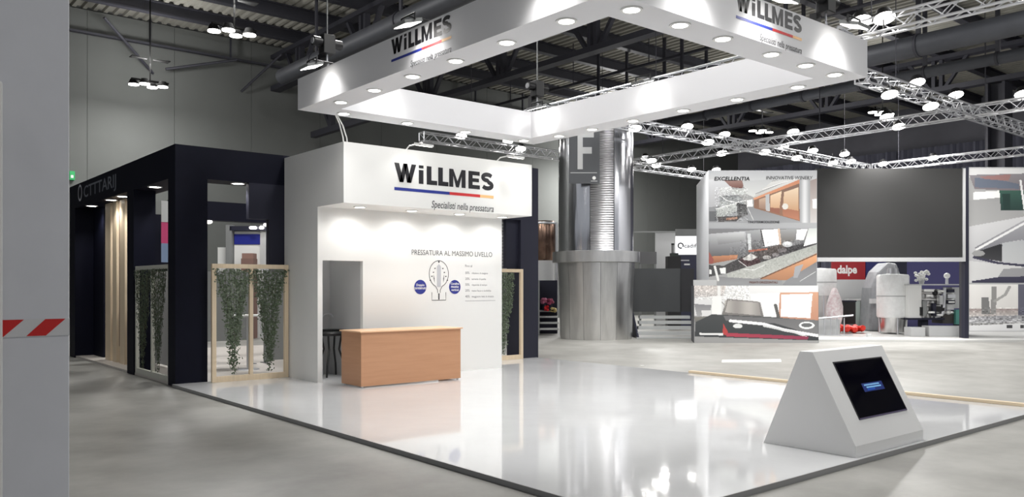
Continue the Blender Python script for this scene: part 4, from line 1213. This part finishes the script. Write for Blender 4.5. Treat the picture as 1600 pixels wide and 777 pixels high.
# bottling machine
D = 27.4
t = empty('filtering_machine', FR @ Vector((at(1460,D),D,0)), 'stainless filtering machine with pipes and cabinets below the dark screen', 'machine')
MB(FR).box(at(1420,D),at(1440,D),D,D+.8,zz(497,D),zz(446,D)).build('cabinet', M_white, t)
MB(FR).box(at(1437,D),at(1443,D),D-.05,D,zz(493,D),zz(480,D)).build('control_box', M_black, t)
MB(FR).box(at(1418,D),at(1508,D),D-.05,D+.8,zz(446,D),zz(444,D)).build('top_shelf', M_lgrey, t)
MB(FR).box(at(1490,D),at(1506,D),D+.1,D+.7,zz(482,D),zz(449,D)).build('cabinet', M_lgrey, t)
MB(FR).box(at(1418,D),at(1475,D),D-.05,D+.8,zz(500,D),zz(497,D)).build('base_frame', M_char, t)
MB(FR).box(at(1475,D),at(1508,D),D+.1,D+.8,zz(506,D),zz(486,D)).build('motor_box', mat('dark_machine',(66,62,60),.5), t)
MB(FR).box(at(1493,D),at(1506,D),D-.02,D+.1,zz(507,D),zz(484,D)).build('teal_cover', mat('teal_paint',(84,150,140),.5), t)
for k, px in enumerate((1447,1455,1463,1472)):
    MB(FR).cyl((at(px,D),D+.25,zz(497,D)),(at(px,D),D+.25,zz(452,D)),.10,n=12).build('filter_column', M_brush, t, smooth=True)
for k, py in enumerate((458,468,478,488)):
    MB(FR).cyl((at(1440,D),D+.1,zz(py,D)),(at(1492,D),D+.1,zz(py+(k%2),D)),.05,n=10).build('pipe', M_brush, t, smooth=True)
    MB(FR).ell((at(1462+k*7,D),D+.05,zz(py,D)),(.09,.09,.09)).build('gauge', M_white if k % 2 else M_black, t, smooth=True)
MB(FR).tube([(at(1476,D),D,zz(450,D)),(at(1475,D),D,zz(480,D)),(at(1472,D),D,zz(492,D)),(at(1460,D),D,zz(496,D))],.06,10).build('bent_pipe', M_alu, t, smooth=True)
for k, (x0, x1, y0, y1, mm) in enumerate(((1441,1447,470,494,M_grey),(1456,1461,474,494,M_char),(1466,1471,462,476,M_lgrey),(1479,1490,452,457,M_char),(1479,1491,460,466,M_alu),(1478,1490,469,475,M_char),(1443,1458,452,456,M_white),(1460,1474,481,486,M_black),(1478,1488,476,484,M_lgrey))):
    MB(FR).box(at(x0,D),at(x1,D),D-.06-.02*(k%3),D+.05,zz(y1,D),zz(y0,D)).build('fitting', mm, t)
for k, (px, py) in enumerate(((1450,462),(1468,455),(1484,472),(1453,488),(1466,492))):
    MB(FR).lathe((at(px,D),D-.1,zz(py,D)-.03),[(.05,0),(.10,.0),(.10,.06),(.05,.06),(.05,0)],14).build('hand_wheel', M_white, t, smooth=True)
for px in (1448,1504): MB(FR).box(at(px,D)-.1,at(px,D)+.1,D+.1,D+.4,.07,zz(500,D)).build('leg', M_char, t)
b = MB(FR)
for i in range(26):
    b.ell((at(1437+random.uniform(0,20),D),D+.3+random.uniform(-.15,.15),zz(443,D)+random.uniform(.03,.42)),(.06,.06,.05),8,5)
t2 = empty('flower_bunch', FR @ Vector((at(1447,D),D+.3,zz(444,D))), 'white flower bunch on top of the filtering machine', 'flowers')
o = b.build('blossoms', M_white, t2, smooth=True); o['kind'] = 'stuff'
MB(FR).cyl((at(1447,D),D+.3,zz(444,D)),(at(1447,D),D+.3,zz(438,D)),.07,.1,n=12).build('pot', M_lgrey, t2)
t = empty('valve_head', FR @ Vector((at(1487,D),D+.3,zz(444,D))), 'white valve head standing on the right end of the machine', 'valve')
MB(FR).ell((at(1487,D),D+.3,zz(431,D)),(.1,.1,.1),12,8).build('dome', M_white, t, smooth=True)
MB(FR).cyl((at(1487,D),D+.3,zz(444,D)),(at(1487,D),D+.3,zz(433,D)),.05,n=10).build('stem', M_alu, t, smooth=True)
for k, (x0, x1, hh) in enumerate(((1424,1446,.36),(1452,1511,.40))):
    s = MB(FR).box(at(x0,26.4),at(x1,26.4),26.4,26.9,.07,hh).build('plinth', M_lgrey, bevel=.01)
    tag(s, ('short','long')[k] + ' light grey plinth on the stage in front of the machine', 'plinth')
t = empty('floor_socket', FR @ Vector((at(1358,25.2),25.2,0)), 'small white power box on the stage floor', 'power box')
MB(FR).box(at(1352,25.2),at(1364,25.2),25.1,25.35,.07,.12).build('base', M_white, t)
MB(FR).box(at(1355,25.2),at(1361,25.2),25.15,25.3,.12,.22).build('socket_block', M_lgrey, t)

# ------------------------------------------------------------------ dark stage and signs right of the metal column
D = 28.0
t = empty('dark_stage_front', FR @ Vector((5.1,D,0)), 'charcoal stage front with pale steps right of the metal column', 'stage')
MB(FR).box(at(985,D),at(1060,D),D-.3,D+.1,zz(487,D),zz(420,D)).build('front_panel', mat('stage_charcoal',(62,64,66),.6), t)
MB(FR).box(at(1060,D),6.18,D-.2,D+.1,zz(487,D),zz(420,D)).build('front_panel', mat('stage_black',(44,44,47),.6), t)
for k in range(5):
    MB(FR).box(at(996-3*k,D),5.98,D-.5-.28*k,D-.2-.28*k,.70-.165*k-.10,.70-.165*k).build('step', mat('step_grey',(176,178,178),.5), t)
MB(FR).prism([(D-1.6,.0),(D-.3,.82),(D-.1,.82),(D-.1,0)],'x',at(985,D),at(985,D)+.06).build('stringer', M_char, t)
D = 33.0
t = empty('backlit_sign', FR @ Vector((at(1075,D),D,3)), 'glowing white sign with a dark round e logo', 'sign')
FB(D,1056,1098,369,398).build('light_box', mat('sign_glow',(245,246,248),.5,emit=.75), t)
vs, fs = stroke(ringpts(at(1063.5,D),zz(384,D),.10,.10,-30,300,20), .05)
MB(FR).add([(v[0],D-.006,v[1]) for v in vs], fs).build('round_logo', M_ink, t)
G = MB(); put_text(G, 'cadif', FR @ Vector((at(1069,D),D,zz(387,D))), Rv, Uv, height=.16, width=.5, bold=.01); G.build('logo_letters', M_ink, t)
FB(D,1056,1098,358,369,.12).build('cap_panel', M_grey, t)
t = empty('counter_block', FR @ Vector((at(1072,D),D,0)), 'dark blue counter with pale lettering under the glowing sign', 'counter')
MB(FR).box(at(1056,D),at(1098,D),D-.3,D+.1,0,zz(399,D)).build('body', mat('deep_blue',(40,42,66),.5), t)
FB(D-.31,1061,1077,406,408,.005).build('lettering_strip', M_lgrey, t)
FB(D-.31,1069,1078,412,414.5,.005).build('lettering_strip', M_white, t)
t = empty('espresso_stand', FR @ Vector((at(1046,D),D-.4,0)), 'black stand with a slim tube on top before the pale booth wall', 'stand')
MB(FR).box(at(1036,D),at(1056,D),D-1.0,D-.5,0,zz(402,D)).build('body', M_black, t)
MB(FR).box(at(1042,D),at(1053,D),D-.9,D-.6,zz(402,D),zz(397,D)).build('top_unit', mat('dark_green',(44,54,50),.5), t)
MB(FR).cyl((at(1045.5,D),D-.75,zz(400,D)),(at(1045.5,D),D-.75,zz(383,D)),.05,n=10).build('tube', M_grey, t, smooth=True)
MB(FR).cyl((at(1045.5,D),D-.75,zz(384.5,D)),(at(1045.5,D),D-.75,zz(382,D)),.06,n=10).build('cap', M_black, t)
D = 35.0
t = empty('pale_booth_wall', FR @ Vector((at(1040,D),D,0)), 'pale grey booth wall beyond the stage with a top rail', 'booth wall')
MB(FR).box(at(1024,D),at(1056,D),D,D+.1,0,zz(362,D)).build('panel', M_lgrey, t)
MB(FR).box(at(985,D),at(1056,D),D-.05,D+.05,zz(363.5,D),zz(361.5,D)).build('top_rail', M_grey, t)
t = empty('low_partition', FR @ Vector((at(1010,D),D,0)), 'dark grey low partition right behind the column collar', 'partition')
MB(FR).box(at(997,D),at(1024,D),D-.3,D-.2,zz(413,D),zz(394,D)).build('panel', mat('partition_grey',(104,104,106),.6), t)
for px in (999,1022): MB(FR).box(at(px,D)-.04,at(px,D)+.04,D-.3,D-.2,0,zz(413,D)).build('leg', M_grey, t)
# tank and flowers left of the column
D = 30.0
t = empty('stainless_tank', FR @ Vector((1.3,D,0)), 'tall stainless tank with painted brown reflections between navy post and column', 'tank')
c = FR @ Vector((1.2,D+.4,0))
MB().lathe((c.x,c.y,0),[(.36,2.62),(.42,2.7),(.42,4.0),(.38,4.1),(0,4.15)],24).build('vessel', mat('steel_brown_reflection',(150,124,108),.25,metal=.9,noise=.5,nscale=1.5,rgb2=(90,70,62)), t, smooth=True)  # brown reflections painted into the steel colour as noise
MB().lathe((c.x,c.y,0),[(.44,3.98),(.45,4.02),(.44,4.06)],24).build('rim', M_alu, t, smooth=True)
MB().cyl((c.x,c.y,1.9),(c.x,c.y,2.64),.38,n=20).build('skirt', M_lgrey, t, smooth=True)
for k in range(3):
    a = k*2.1; MB().cyl((c.x+.3*math.cos(a),c.y+.3*math.sin(a),0),(c.x+.3*math.cos(a),c.y+.3*math.sin(a),1.95),.04,n=8).build('leg', M_steel, t)
MB(FR).cyl((1.62,D-.2,0),(1.62,D-.2,4.0),.045,n=10).build('riser_pipe', M_alu, t, smooth=True)
D = 29.0
t = empty('flower_shelf', FR @ Vector((1.3,D,0)), 'stepped display shelf beside the metal column', 'shelf')
for k in range(4):
    MB(FR).box(.9,1.62,D-.25*k,D+.3-.25*k,.78-.2*k,.84-.2*k).build('shelf_board', M_lgrey, t)
MB(FR).box(.9,.95,D-.8,D+.3,0,1.9).build('side', M_grey, t)
MB(FR).box(.9,1.62,D+.26,D+.3,0,1.9).build('back', M_char, t)
for k, (px, py, cc, nm, lab) in enumerate(((853,482,(200,24,30),'red','bright red round flower head on the shelf beside the column'),(850,471,(190,110,140),'pink','pink flower bunch at the left on the shelf'),(860,472,(150,60,90),'crimson','crimson flower bunch at the right on the shelf'),(864,484,(190,170,110),'yellow','small yellow flower bunch next to the column'))):
    b = MB(FR)
    for i in range(14):
        b.ell((at(px,28.8)+random.uniform(-.08,.08),28.8+random.uniform(-.08,.08),zz(py,28.8)+random.uniform(-.06,.08)),(.06,.06,.05),7,5)
    f = empty('flower_pot', FR @ Vector((at(px,28.8),28.8,.84)), lab, 'flowers', 'flowers on the display shelf')
    o = b.build('blossoms', mat('petal_'+nm, cc, .6), f, smooth=True); o['kind'] = 'stuff'
    MB(FR).cyl((at(px,28.8),28.8,.84),(at(px,28.8),28.8,zz(py,28.8)-.04),.05,.07,n=10).build('pot', M_char, f, smooth=True)
# perforated metal column seen between reception wall and navy post
t = empty('perforated_column', FR @ Vector((-.1,36,0)), 'distant perforated metal column in the gap above the right ivy frame', 'column')
c = FR @ Vector((-.1,36,0))
MB().lathe((c.x,c.y,0),[(.7,0),(.7,6.0)],32).build('shaft', M_perf, t, smooth=True)
for k in range(18): MB().lathe((c.x,c.y,2.0+.14*k),[(.705,0),(.72,.03),(.705,.06)],32).build('hoop', M_alu, t, smooth=True)
# neighbouring booth seen through the navy booth opening
D = 27.0
t = empty('neighbour_booth', FR @ Vector((at(388,D),D,0)), 'white neighbouring booth with a blue header seen through the navy booth', 'booth')
MB(FR).box(at(366,D),at(412,D),D,D+.1,0,zz(362,D)).build('back_wall', M_white, t)
FB(D-.03,366,408,366,382,.02).build('blue_header', mat('header_blue',(24,34,130),.5), t)
MB(FR).box(at(356,D),at(365,D),D-.2,D+.1,0,zz(352,D)).build('grey_post', M_grey, t)
MB(FR).box(at(408,D),at(417,D),D-.1,D+.2,0,zz(352,D)).build('grey_post', M_lgrey, t)
MB(FR).box(at(335,D),at(356,D),D+.3,D+.6,0,zz(386,D)).build('side_box', M_white, t)
MB(FR).box(at(362,D),at(420,D),D-.2,D+.2,zz(361,D),zz(354,D)).build('header_beam', M_char, t)
for px in (398,402,413): MB(FR).ell((at(px,D),D-.3,zz(357,D)),(.09,.09,.05)).build('spot_bulb', M_lamp_dim, t)
t = empty('brown_carton', FR @ Vector((at(395,D-.4),D-.4,0)), 'brown carton stack before the neighbouring white booth', 'box')
MB(FR).box(at(386,D),at(405,D),D-.6,D-.2,0,zz(405,D)).build('lower_carton', mat('carton_brown',(124,96,88),.7), t)
MB(FR).box(at(387,D),at(404,D),D-.58,D-.2,zz(405,D),zz(397,D)).build('upper_carton', mat('carton_brown2',(140,108,98),.7), t)
